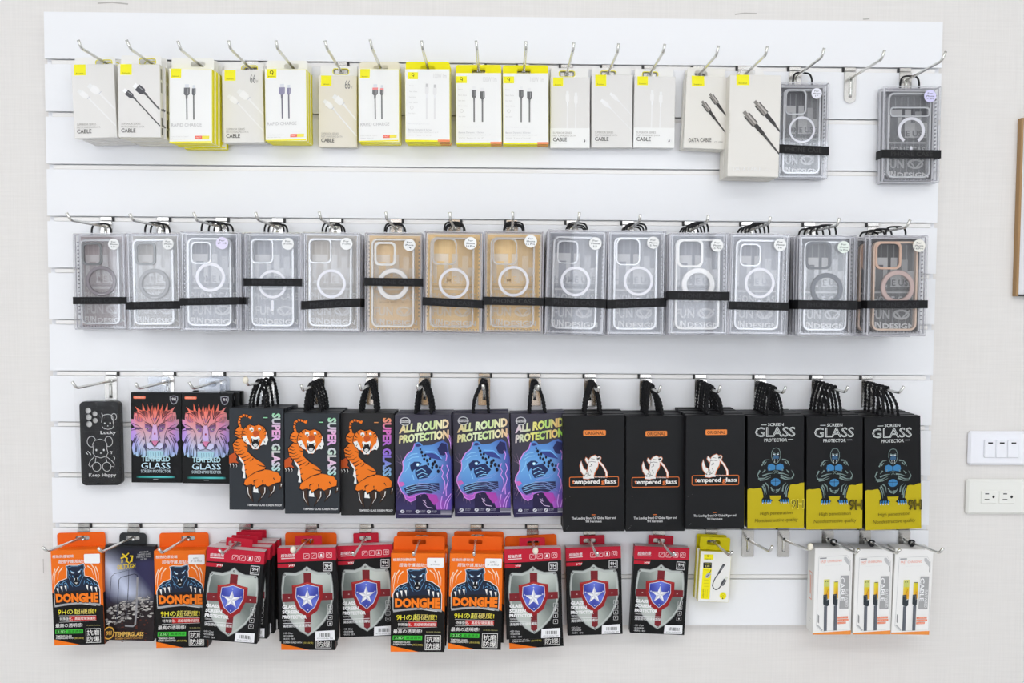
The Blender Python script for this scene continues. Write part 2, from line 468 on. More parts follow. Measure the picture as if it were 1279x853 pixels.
# two daylight windows in the wall opposite
WIN_L = 3.6
principled('window_glow', C(240, 246, 255), 0.4, emis=WIN_L)
for k, (x0, x1) in enumerate(((-2.2, -0.75), (0.42, 1.95))):
    wr = empty('window_%d' % (k + 1), ((x0 + x1) / 2, RY0, 1.55)); tag(wr, kind='structure'); hw = (x1 - x0) / 2
    b = MB(); b.box(-hw, hw, 0.004, 0.012, -0.72, 0.72, 'window_glow'); b.build('window_pane', wr)
    b = MB()
    for xa, xb, za, zb in ((-hw - .05, -hw, -.77, .77), (hw, hw + .05, -.77, .77), (-hw, hw, .72, .77), (-hw, hw, -.77, -.72), (-.02, .02, -.72, .72)): b.box(xa, xb, 0.001, 0.05, za, zb, 'trim_white', ch=.003)
    b.build('window_frame', wr)

# ------------------------------------------------------------------ hooks
ORD = ['first', 'second', 'third', 'fourth', 'fifth', 'sixth', 'seventh', 'eighth', 'ninth', 'tenth', 'eleventh', 'twelfth',
       'thirteenth', 'fourteenth', 'fifteenth', 'sixteenth', 'seventeenth', 'eighteenth']
ROWN = ['top', 'second', 'third', 'bottom']
LH = 0.127
HOOKS = [
 [((101.6, 60.1), (97.7, 49.9)), ((163.3, 61.5), (158, 49.9)), ((225.7, 62), (222, 51)), ((287.7, 60.8), (285.5, 50.5)), ((346.7, 60.8), (344.7, 50.5)),
  ((408.7, 60.8), (405.8, 50.5)), ((464.5, 60), (462.3, 49.2)), ((528, 61.5), (526.4, 50.5)), ((595.7, 61.9), (594.4, 50.5)), ((656.8, 61.9), (656.8, 51.4)),
  ((715.4, 64), (717, 53.1)), ((771.3, 65.2), (772.8, 54.2)), ((828.2, 65.2), (830.4, 54.9)), ((894.7, 69), (897.5, 57.1)), ((956, 69), (958.6, 57.8)),
  ((1026, 71.8), (1029.5, 60)), ((1100.9, 74), (1104.9, 62.7)), ((1175.9, 76.3), (1181.3, 64.1))],
 [((88.6, 274.9), (83.1, 265.8)), ((166, 275), (161.8, 266.9)), ((245.6, 275.3), (241.6, 265.2)), ((322, 274.3), (319.1, 265.2)), ((400.8, 273.6), (398.7, 264.4)),
  ((483.1, 273.6), (481.7, 264.8)), ((562.7, 274.9), (561.9, 265.2)), ((640.8, 274.3), (640.4, 264.8)), ((722.7, 275.3), (723.8, 265.2)), ((798.7, 276.4), (799.7, 267.9)),
  ((882.9, 277.9), (884.6, 269)), ((960.6, 279.1), (962.3, 270.7)), ((1045.5, 281.7), (1048.7, 272.2)), ((1132, 283.8), (1136.9, 274.3))],
 [((95.7, 484.5), (90.1, 476.7)), ((173.2, 485.2), (169.2, 478.5)), ((241, 485.2), (236, 477.2)), ((309.4, 480.5), (306.3, 473.4)), ((378.3, 487.5), (376.2, 480.5)),
  ((451, 487), (448.9, 480)), ((522.4, 487), (521.1, 480)), ((603.2, 487), (603.2, 480)), ((672, 487.4), (672.6, 480.8)), ((747.2, 489), (748, 481.8)),
  ((822.2, 489.9), (825.4, 481.8)), ((897.1, 489.9), (899.8, 481.8)), ((978, 490.5), (981.5, 482.9)), ((1055.7, 489.6), (1059.4, 482.4)), ((1123.6, 490.5), (1129, 482.4))],
 [((59, 688.5), (53, 684.7)), ((127, 689.6), (122.7, 685.4)), ((202.1, 690.7), (198.3, 685.4)), ((278, 691.7), (273.8, 687.5)), ((368.1, 690.7), (365.6, 685.4)),
  ((442.2, 694.5), (440.5, 689.6)), ((516.8, 694.6), (516.3, 691.7)), ((591.9, 694.6), (591.9, 691.2)), ((668.9, 692), (668.8, 687.9)), ((746, 694.9), (746.5, 690.6)),
  ((840.2, 694.4), (841.9, 689.6)), ((911.5, 694.4), (914.7, 689.6)), ((961.2, 689), (964.8, 682.2)), ((1009.7, 686.9), (1012.9, 683.3)), ((1069.5, 691.3), (1073, 687.5)),
  ((1120, 691.3), (1124.4, 688)), ((1173.3, 690.7), (1178, 684.8))]]
CAPS = {(2, 3), (3, 4), (3, 8), (3, 13)}
ROD = {}
def rod_at(r, k, d):
    """centre of the hook's rod at distance d from the panel face (local rod line)"""
    a, b = ROD[(r, k)]; t = d / LH
    return a + (b - a) * t
def make_hook(r, k, label):
    bp, tp = HOOKS[r][k]
    B = at(*bp, LH); T = at(*tp, LH + 0.004)
    if T.z < B.z + 0.008: T.z = B.z + 0.008
    zg = GZ[3 * r]
    zb = B.z
    if r == 3: zb = at(bp[0], 670.5 + (3.5 if bp[0] > 640 else 0), 0).z
    zb = min(zb, zg - GH - 0.008)
    ROD[(r, k)] = (Vector((B.x, 0, zb)), B)
    root = empty('display_hook', (B.x, 0, zg - GH / 2)); tag(root, label, 'hook', 'hooks in the %s row' % ROWN[r])
    L = lambda p: (p[0] - B.x, p[1], p[2] - (zg - GH / 2))
    top, bot = -GH / 2 - 0.0015, -GH / 2 - (0.054 if r == 0 else 0.048)
    w = 0.0105
    b = MB()
    if r == 0:
        o = [(-w, top), (w, top)] + [(w * math.cos(-math.pi * j / 12), bot + w + w * math.sin(-math.pi * j / 12)) for j in range(13)]
    else: o = rr_pts(-w, w, bot, top, 0.0012, 3)
    V, Fs = plate2d([o[::-1] if r == 0 else o], 0.0016, -0.0024)
    b.grid(V, Fs, 'chrome_plate')
    b.box(-w * 0.95, w * 0.95, -0.0024, 0.004, -GH / 2 - 0.0016, -GH / 2 + 0.0004, 'chrome_plate', ch=0.0003)
    pl = b.build('back_plate', root)
    b = MB(); rib = 0.0035                                    # pressed rib below the rod
    b.tube([(0, -0.0026, top - 0.012), (0, -0.0034, top - 0.018), (0, -0.0034, bot + 0.016), (0, -0.0026, bot + 0.010)], rib * 0.8, 'chrome', n=10); b.build('rib', pl, True)
    sx = 1 if B.x < CAM.x else -1
    b = MB(); b.box(-0.010, 0.010, -0.0008, 0.0032, -GH / 2 + 0.0022, GH / 2 - 0.0012, 'chrome_plate', ch=0.0005); b.build('groove_lip', root)
    b = MB(); x = sx * 0.0118; b.box(x - 0.0017, x + 0.0017, 0.0002, 0.0032, -GH / 2 + 0.0004, GH / 2 - 0.0012, 'gap_shade', ch=0.0003); b.build('lip_shade', root)  # dark block put where the gap beside the lip is only shaded
    b = MB(); a0 = Vector((B.x, -0.002, zb))
    d = (B - a0).normalized(); u = (T - B).normalized()
    pts = [a0, a0 + (B - a0) * 0.5, B - d * 0.006]
    for q in (0.25, 0.5, 0.75): pts.append((B - d * 0.006) * (1 - q) ** 2 + B * 2 * q * (1 - q) + (B + u * 0.005) * q * q)
    pts += [B + u * 0.005, T]
    b.tube([L(p) for p in pts], 0.0023, 'chrome', n=10); b.ball(L(a0), 0.0045, 'chrome', n=10, sq=(1, 0.5, 1)); rd = b.build('rod', root, True)
    if (r, k) in CAPS:
        b = MB(); c = L(T - u * 0.002); b.ball(c, 0.0048, 'cap_cream', n=14, sq=(1, 1, 1.25)); cp = b.build('end_cap', rd, True); tag(cp, 'cream rubber end cap')
    return root
# ------------------------------------------------------------------ cartons: body + printing
GREY = C(233, 231, 227); BEIGE = C(232, 226, 212); WHT = C(246, 246, 243); YEL = C(250, 242, 44); CABW = C(250, 250, 249)
DK = C(70, 70, 72); TXT = C(96, 94, 90); TXL = C(176, 173, 167); FAINT = C(214, 213, 209)
def plug(A, u, v, ang, L, W, body, neck, cable, end, tip=None, ring=None, cw=None):
    """a cable plug drawn at (u, v) pointing along -ang; the cable runs on to 'end'"""
    c, s = math.cos(ang), math.sin(ang)
    def R(x, y): return (u + x * c - y * s, v + x * s + y * c)
    A.line([R(L * 1.2, 0), end], cw or W * 0.24, cable)
    A.poly([R(L, -W * .2), R(L * 1.5, -W * .14), R(L * 1.5, W * .14), R(L, W * .2)], neck)
    if tip: A.poly([R(-L * .45, -W * .34), R(-L * .45, W * .34), R(0.05, W * .34), R(0.05, -W * .34)], tip)
    A.poly([R(0, -W * .5), R(0, W * .5), R(L * .8, W * .5), R(L, W * .3), R(L, -W * .3), R(L * .8, -W * .5)], body)
    A.line([R(L * .1, -W * .2), R(L * .8, -W * .2)], W * .1, mix(body, CABW, .35))
    if ring: A.poly([R(0, -W * .5), R(0, W * .5), R(L * .28, W * .5), R(L * .28, -W * .5)], ring)
def logo(A, u0, v0, u1, v1, icon=False):
    A.rect(u0, v0, u1, v1, YEL)
    if icon:
        cu, cv = (u0 + u1) / 2, v0 + (v1 - v0) * .36; r = (v1 - v0) * .17
        A.oval(cu, cv, r, r, r * .45, C(70, 68, 20), 14); A.line([(cu + r, cv), (cu + r * .7, cv + r * 2)], r * .4, C(70, 68, 20))
    A.text('baseus', (u0 + (u1 - u0) * .18, v0 + (v1 - v0) * .74, u1 - (u1 - u0) * .2, v0 + (v1 - v0) * .88), C(110, 106, 30), 0)
def cable_block(A, u, v, k=1.0, faint=TXL, tail=False):
    A.text('SUPERIOR SERIES', (u, v, u + 158 * k, v + 17 * k), faint, 0); A.text('FAST CHARGING DATA', (u, v + 25 * k, u + 192 * k, v + 40 * k), faint, 0)
    A.text('CABLE', (u, v + 48 * k, u + 118 * k, v + 81 * k), TXT, .014)
def art_diag(dark, base, watt=False):
    def fn(A):
        logo(A, 65, 130, 160, 218)
        b, n, c, t = (C(88, 88, 92), C(96, 96, 98), C(104, 103, 102), CABW) if dark else (C(244, 243, 241), C(240, 239, 237), C(241, 240, 238), C(238, 238, 236))
        a = math.radians(38)
        plug(A, 205, 318, a, 72, 58, b, n, c, (392, 498), t); plug(A, 118, 358, a, 66, 44, b, n, c, (398, 634), t)
        if not dark: A.line([(262, 375), (285, 352)], 5, C(205, 206, 212)); A.line([(170, 412), (188, 392)], 5, C(205, 206, 212))
        if watt: A.text('66', (283, 168, 330, 240), C(120), -.004); A.text('W', (336, 214, 352, 240), C(160), 0)
        cable_block(A, 78, 608)
    return fn
def art_rapid(body, ring=None, icon=False, cab=None):
    def fn(A):
        A.rect(45, 766, 400, 778, YEL); logo(A, 62, 170, 144, 244, icon)
        cb = cab or C(118, 118, 118); a = math.radians(90)
        plug(A, 193, 326, a, 62, 47, body, cb, cb, (201, 588), C(226, 228, 232), ring, 11); plug(A, 249, 332, a, 56, 30, body, cb, cb, (256, 588), C(222, 226, 230), ring, 11)
        A.text('RAPID CHARGE', (78, 617, 320, 645), C(206, 205, 203), .006)
        A.text('Cafule Cable for Type-C', (80, 722, 220, 732), FAINT, 0); A.text('3A fast data 1m', (80, 740, 190, 750), FAINT, 0)
        A.rect(270, 722, 326, 748, C(246, 116, 96)); A.rect(326, 722, 384, 748, C(248, 234, 90)); A.text('FAST', (278, 729, 318, 742), C(255, 215, 205), .01)
    return fn
def art_band(dark):
    def fn(A):
        A.rect(0, 742, 480, 800, YEL); A.rect(342, 737, 480, 770, C(250, 150, 100))
        logo(A, 48, 165, 143, 225, True); A.text('100W 1m', (285, 172, 405, 216), C(226, 225, 222), .004)
        a = math.radians(90)
        if dark: plug(A, 204, 285, a, 68, 40, C(112, 112, 112), C(120), C(128, 127, 125), (202, 563), C(240, 240, 238), None, 13); plug(A, 277, 298, a, 68, 42, C(112, 112, 112), C(120), C(128, 127, 125), (275, 563), C(240, 240, 238), None, 13)
        else: plug(A, 228, 290, a, 62, 34, C(236, 235, 233), C(238), C(232, 231, 229), (234, 565), C(208, 207, 206), None, 13); plug(A, 302, 296, a, 62, 34, C(236, 235, 233), C(238), C(232, 231, 229), (308, 565), C(208, 207, 206), None, 13)
        for v, w in ((275, 40), (325, 75), (372, 62), (418, 80), (510, 60)): A.text('fast data', (66, v, 66 + w, v + 11), FAINT, 0)
        A.oval(94, 468, 14, 14, 3, FAINT, 14)
        A.text('Fast Charging Data Cable', (64, 602, 262, 612), C(222), 0); A.text('Baseus Dynamic 3 Series', (64, 648, 282, 666), C(204), .006)
        A.text('Fast Charging Data Cable Type-C to iP', (64, 672, 345, 684), FAINT, 0); A.text('20W Type-C to iP', (64, 698, 285, 710), FAINT, 0)
    return fn
def art_upright(A):
    A.rect(0, 628, 420, 840, WHT); logo(A, 46, 158, 140, 240)
    a = math.radians(90); c = C(242, 241, 239)
    plug(A, 180, 316, a, 70, 34, C(245, 244, 242), C(250), c, (177, 628), C(243, 243, 241), None, 12); plug(A, 258, 330, a, 72, 34, C(245, 244, 242), C(250), c, (254, 628), C(243, 243, 241), None, 12)
    cable_block(A, 44, 664, 1.1); A.text('Type-C to iP 20W', (44, 766, 180, 776), FAINT, 0)
    A.oval(340, 750, 20, 20, 2, C(232), 18); A.poly([(346, 730), (330, 754), (338, 754), (334, 770), (350, 746), (342, 746)], C(90))
def art_diag2(A):
    logo(A, 446, 130, 550, 238); a = math.radians(41); c = C(240, 239, 237)
    plug(A, 605, 320, a, 62, 36, C(244, 243, 241), C(243), c, (796, 512), C(247, 247, 246), None, 10); plug(A, 520, 382, a, 62, 40, C(244, 243, 241), C(243), c, (796, 650), C(247, 247, 246), None, 10)
    cable_block(A, 438, 656, 1.1); A.text('Type-C to Type-C', (440, 752, 555, 762), FAINT, 0)
def metal_plug(A, u, v, ang, L, W, end):
    c, s = math.cos(ang), math.sin(ang)
    def R(x, y): return (u + x * c - y * s, v + x * s + y * c)
    A.line([R(L * 1.9, 0), end], W * .42, C(84, 82, 80))
    A.poly([R(-L * .3, -W * .26), R(-L * .3, W * .26), R(0.05, W * .26), R(0.05, -W * .26)], C(140, 136, 130))
    A.poly([R(L, -W * .32), R(L * 2, -W * .26), R(L * 2, W * .26), R(L, W * .32)], C(66, 64, 63))
    for k in range(8):
        y0, y1 = -W / 2 + W * k / 8, -W / 2 + W * (k + 1) / 8
        A.poly([R(0, y0), R(0, y1), R(L, y1), R(L, y0)], C(*[(92, 90, 88), (150, 146, 140), (196, 190, 184), (160, 155, 149), (120, 116, 112), (160, 154, 148), (110, 106, 102), (74, 72, 70)][k]))
def art_data(A):
    logo(A, 126, 97, 208, 172); a = math.radians(55)
    metal_plug(A, 252, 236, a, 62, 34, (362, 372)); metal_plug(A, 200, 286, a, 62, 34, (362, 484))
    A.text('DATA CABLE', (97, 517, 245, 545), C(110, 107, 102), .006); A.text('CD 100W', (265, 540, 322, 553), TXL, 0); A.text('Type-C to Type-C charging', (100, 550, 190, 556), FAINT, 0)
def art_data_big(A):
    logo(A, 427, 80, 512, 160); a = math.radians(50)
    metal_plug(A, 562, 286, a, 88, 46, (735, 470)); metal_plug(A, 490, 356, a, 88, 46, (735, 622))
    A.text('DATA CABLE', (398, 706, 582, 736), C(240, 240, 238), .006); A.text('CD 1m', (612, 722, 645, 738), C(240, 240, 238), 0)
    A.vtext('SUPERIOR DATA CABLE', 374, 330, 381, 480, C(206, 200, 188), 0)

# ---- lion
LION = ramp([(100, C(255, 110, 70)), (180, C(252, 120, 90)), (255, C(232, 140, 150)), (320, C(206, 146, 214)), (420, C(184, 146, 232)), (500, C(176, 168, 242)), (600, C(176, 214, 238))])
def lionc(u, v):
    c = LION(v + (240 - u) * .05)
    return mix(c, C(176, 150, 168), max(0, (u - 300) / 260) if v < 420 else 0)
def art_lion(A):
    K = C(34, 24, 40)
    A.rrect(48, 62, 155, 85, 10, C(255, 132, 100)); A.text('PREMIUM', (62, 68, 140, 79), C(240, 200, 180), .01)
    A.poly([(365, 62), (402, 54), (438, 62), (440, 92), (425, 125), (402, 134), (380, 125), (366, 92)], C(150, 152, 158)); A.poly([(374, 68), (402, 62), (430, 68), (431, 92), (418, 118), (402, 125), (386, 118), (374, 92)], K)
    A.text('9H', (385, 74, 420, 100), C(225), .02)
    half = [(238, 205), (234, 150), (226, 196), (212, 122), (204, 172), (192, 186), (170, 130), (166, 195), (150, 184), (128, 122), (128, 186), (100, 180), (62, 150), (86, 194), (58, 202), (52, 232), (52, 264), (26, 260), (30, 300), (58, 332), (28, 350), (24, 440), (46, 460), (34, 512), (50, 578), (62, 556), (72, 586), (96, 592), (115, 568), (130, 602), (150, 585), (165, 604), (185, 585), (205, 604), (220, 590), (238, 610)]
    A.sym(A.poly, half, 238, lionc)
    for p in ([(60, 205), (110, 215), (150, 250), (160, 285)], [(40, 300), (90, 320), (130, 350)], [(30, 360), (80, 350), (125, 365)], [(85, 205), (88, 240), (110, 270), (150, 280)], [(170, 140), (180, 200), (170, 260)], [(212, 130), (215, 200), (228, 260)],
              [(45, 460), (70, 400), (110, 380)], [(60, 560), (72, 470), (110, 400)], [(95, 590), (95, 500), (130, 420)], [(128, 590), (130, 520), (150, 470)], [(158, 590), (158, 540), (165, 500)], [(128, 190), (140, 225), (175, 255)], [(190, 190), (198, 240), (222, 290)]):
        A.sym(A.line, p, 238, 7, K, taper=True)
    for p in ([(55, 240), (95, 235), (130, 262), (125, 285), (80, 285)],): A.sym(A.poly, p, 238, lambda u, v: mix(lionc(u, v), K, .45))
    for p in ([(100, 222), (90, 262), (118, 280)], [(78, 240), (74, 275), (96, 290)], [(118, 232), (112, 262), (135, 276)]): A.sym(A.line, p, 238, 5, lambda u, v: lionc(u, v - 60))
    A.sym(A.poly, [(150, 300), (190, 318), (205, 345), (195, 375), (168, 362), (150, 335)], 238, lambda u, v: mix(lionc(u, v), K, .55))
    A.sym(A.line, [(150, 285), (185, 300), (215, 330), (225, 380), (205, 440), (190, 465)], 238, 5, K); A.sym(A.line, [(130, 350), (150, 400), (155, 460), (165, 510)], 238, 4, K)
    for p in ([(56, 330), (112, 338), (128, 348), (64, 350)], [(44, 462), (84, 404), (62, 470)], [(58, 560), (86, 470), (80, 545)], [(98, 590), (118, 500), (112, 572)], [(100, 184), (126, 196), (138, 224), (112, 204)], [(128, 186), (150, 188), (156, 240)], [(150, 186), (166, 196), (170, 250)], [(192, 188), (206, 176), (214, 230), (204, 225)], [(150, 470), (166, 510), (158, 540), (140, 500)], [(134, 400), (146, 430), (136, 450)]): A.sym(A.poly, p, 238, lambda u, v: mix(lionc(u, v), K, .8))
    A.poly([(222, 310), (254, 310), (268, 440), (240, 452), (208, 440)], lambda u, v: mix(lionc(u, v), C(238, 216, 232), .35)); A.sym(A.line, [(214, 330), (206, 390), (190, 430)], 238, 5, lambda u, v: mix(lionc(u, v), K, .6))
    A.sym(A.poly, [(146, 296), (196, 312), (214, 336), (190, 326), (160, 318)], 238, lambda u, v: mix(lionc(u, v), K, .75))
    for u in (174, 302): A.ell(u, 345, 12, 7, C(196, 186, 176)); A.ell(u + 2, 345, 5, 6, K)
    A.poly([(205, 455), (240, 448), (275, 455), (258, 480), (240, 500), (222, 480)], C(214, 128, 168)); A.line([(195, 452), (215, 462), (222, 482), (240, 500), (258, 482), (265, 462), (285, 452)], 6, K)
    A.poly([(168, 470), (205, 470), (232, 508), (230, 520), (190, 525), (165, 510)], C(206, 206, 240)); A.poly([(308, 470), (271, 470), (244, 508), (246, 520), (286, 525), (311, 510)], C(206, 206, 240))
    A.line([(158, 500), (190, 526), (222, 518), (238, 512), (254, 518), (286, 526), (318, 500)], 5, K)
    A.line([(240, 380), (238, 395)], 12, C(160, 50, 70)); A.line([(222, 290), (238, 310), (254, 290)], 5, K); A.line([(226, 250), (238, 285), (250, 250)], 6, C(70, 60, 150))
    A.poly([(165, 545), (200, 535), (240, 540), (280, 535), (315, 545), (300, 600), (240, 612), (180, 600)], C(170, 214, 228))
    for u in range(180, 305, 22): A.line([(u, 550), (u + 4, 600)], 3, C(90, 110, 140))
    A.text('TEMPERED', (122, 584, 372, 630), lambda u, v: mix(C(190, 225, 235), K, (600 - v) / 60 * .4), .02)
    A.text('GLASS', (120, 640, 376, 694), C(200, 226, 238), .012); A.text('SCREEN PROTECTOR', (118, 702, 378, 728), C(196, 212, 220), .012)
    A.gridfill(78, 757, 420, 774, lambda u, v: mix(mix(C(24, 130, 116), C(96, 200, 200), 1 - abs(u - 300) / 240), C(20, 28, 30), max(abs(u - 249) / 171 - .85, 0) * 6), 10, 2)
    A.rect(225, 783, 268, 789, C(150))

# ---- tiger
HOLO = ramp([(70, C(150, 220, 170)), (140, C(210, 200, 215)), (210, C(235, 170, 215)), (290, C(220, 175, 225)), (340, C(190, 225, 200)), (420, C(235, 190, 220)), (520, C(175, 225, 215))])
HOLO2 = ramp([(70, C(240, 160, 90)), (160, C(225, 120, 190)), (300, C(170, 110, 215)), (400, C(130, 130, 215)), (520, C(140, 190, 215))])
def art_tiger(holo):
    def fn(A):
        OR, K, Wt, DO = C(238, 122, 32), C(24, 22, 24), C(238, 238, 236), C(196, 84, 34)
        tail = [(122, 195), (110, 150), (116, 110), (145, 93), (180, 100), (200, 112), (205, 96)]
        A.line(tail, 26, K); A.line(tail, 18, OR)
        for (u, v), (p, q) in zip([(104, 160), (104, 130), (112, 108), (132, 90), (158, 88), (184, 92)], [(124, 156), (124, 136), (130, 120), (142, 106), (160, 106), (178, 110)]): A.line([(u, v), (p, q)], 7, K)
        A.poly([(28, 402), (78, 376), (100, 412), (92, 440), (112, 468), (100, 490), (40, 505), (28, 480)], K); A.poly([(30, 406), (76, 382), (94, 414), (86, 440), (108, 466), (70, 460), (30, 468)], DO)
        for u in (38, 62, 86): A.line([(u, 470), (u + 8, 486), (u + 4, 500)], 6, Wt, taper=True)
        body = [(112, 180), (82, 210), (76, 245), (108, 268), (62, 318), (72, 372), (100, 400), (130, 430), (150, 460), (160, 530), (180, 575), (160, 595), (152, 628), (190, 648), (232, 630), (250, 655), (302, 625), (350, 646), (402, 616), (440, 606), (444, 568), (420, 536), (352, 516), (312, 512), (322, 490), (290, 458), (225, 420), (205, 400), (176, 372), (178, 330), (150, 290), (150, 200)]
        cx, cy = 200, 420
        A.poly([(u + (8 if u > cx else -8), v + (8 if v > cy else -6)) for u, v in body], K)
        A.poly([(104, 398), (130, 426), (156, 470), (162, 582), (140, 580), (148, 540), (134, 520), (142, 470), (118, 440)], Wt)
        A.poly(body, OR)
        for p in ([(70, 320), (100, 330), (120, 322)], [(66, 345), (105, 358), (130, 345)], [(78, 375), (110, 378), (140, 360)], [(100, 398), (135, 395), (165, 375)], [(130, 425), (160, 415), (190, 398)], [(148, 450), (175, 436), (205, 418)], [(152, 480), (170, 470)], [(158, 520), (178, 512)], [(82, 215), (110, 225), (135, 215)], [(78, 240), (110, 248), (140, 236)], [(100, 270), (125, 275), (150, 268)],
                  [(320, 490), (280, 482), (250, 470)], [(225, 425), (215, 440), (195, 450)], [(312, 512), (250, 530), (200, 560), (178, 580)], [(230, 600), (232, 625)], [(300, 598), (302, 624)], [(385, 575), (400, 600)], [(232, 600), (262, 590)], [(85, 300), (110, 305)], [(176, 340), (150, 330)]):
            A.line(p, 9, K, taper=True)
        for cl, hl in (([(172, 640), (214, 628), (212, 690), (226, 768), (186, 722)], [(180, 650), (186, 700), (206, 740)]), ([(268, 655), (322, 630), (328, 690), (264, 768), (292, 706)], [(318, 650), (318, 690), (290, 734)]), ([(345, 648), (402, 618), (396, 682), (346, 732), (364, 690)], [(394, 640), (388, 674), (364, 706)]), ([(438, 612), (456, 612), (452, 650), (434, 668)], [(450, 620), (446, 644)])):
            A.line(cl, 10, K, True); A.poly(cl, C(66, 46, 34)); A.line(hl, 8, Wt, taper=True)
        A.poly([(228, 650), (240, 640), (246, 668), (262, 660), (268, 694), (226, 690)], Wt)
        head = [(150, 200), (172, 176), (196, 164), (232, 176), (268, 164), (308, 184), (332, 225), (342, 280), (322, 312), (282, 325), (255, 357), (218, 348), (196, 322), (160, 302), (136, 260), (140, 222)]
        A.line(head, 12, K, True); A.poly(head, OR)
        for p in ([(138, 258), (168, 250), (188, 285), (204, 322), (176, 316), (168, 300), (150, 292)], [(330, 218), (344, 280), (326, 320), (306, 316), (280, 327), (298, 288), (322, 262)], [(194, 192), (212, 182), (226, 190), (228, 210), (212, 226), (206, 208), (196, 208)], [(262, 190), (280, 184), (286, 206), (268, 212)], [(204, 310), (240, 288), (276, 318), (264, 352), (222, 354)], [(212, 250), (240, 262), (272, 250), (282, 282), (262, 290), (240, 276), (218, 288), (206, 270)]): A.poly(p, Wt)
        A.poly([(208, 268), (240, 280), (276, 268), (272, 318), (242, 346), (214, 322)], K); A.poly([(224, 318), (242, 306), (260, 316), (252, 336), (232, 336)], C(206, 208, 206))
        A.poly([(216, 272), (226, 278), (222, 298)], Wt); A.poly([(262, 278), (272, 270), (268, 298)], Wt)
        A.poly([(222, 218), (250, 208), (276, 222), (266, 248), (244, 256), (226, 246)], DO)
        for u in (212, 276): A.ell(u, 206, 9, 6, K); A.ell(u, 206, 3.5, 3.5, C(230, 220, 120))
        for p in ([(168, 180), (182, 205)], [(150, 215), (172, 226)], [(146, 238), (166, 240)], [(196, 170), (206, 184)], [(308, 190), (296, 206)], [(322, 212), (304, 226)], [(330, 240), (312, 246)], [(240, 182), (242, 206)], [(160, 290), (172, 276)], [(318, 300), (308, 284)]): A.line(p, 8, K, taper=True)
        A.ell(320, 107, 20, 20, C(36, 38, 42)); A.rect(304, 104, 338, 111, holo(70))
        A.vtext('SUPER GLASS', 372, 72, 441, 522, lambda u, v: holo(v), .045)
        A.text('TEMPERED GLASS SCREEN PROOF', (182, 780, 454, 796), C(222), .02)
    return fn

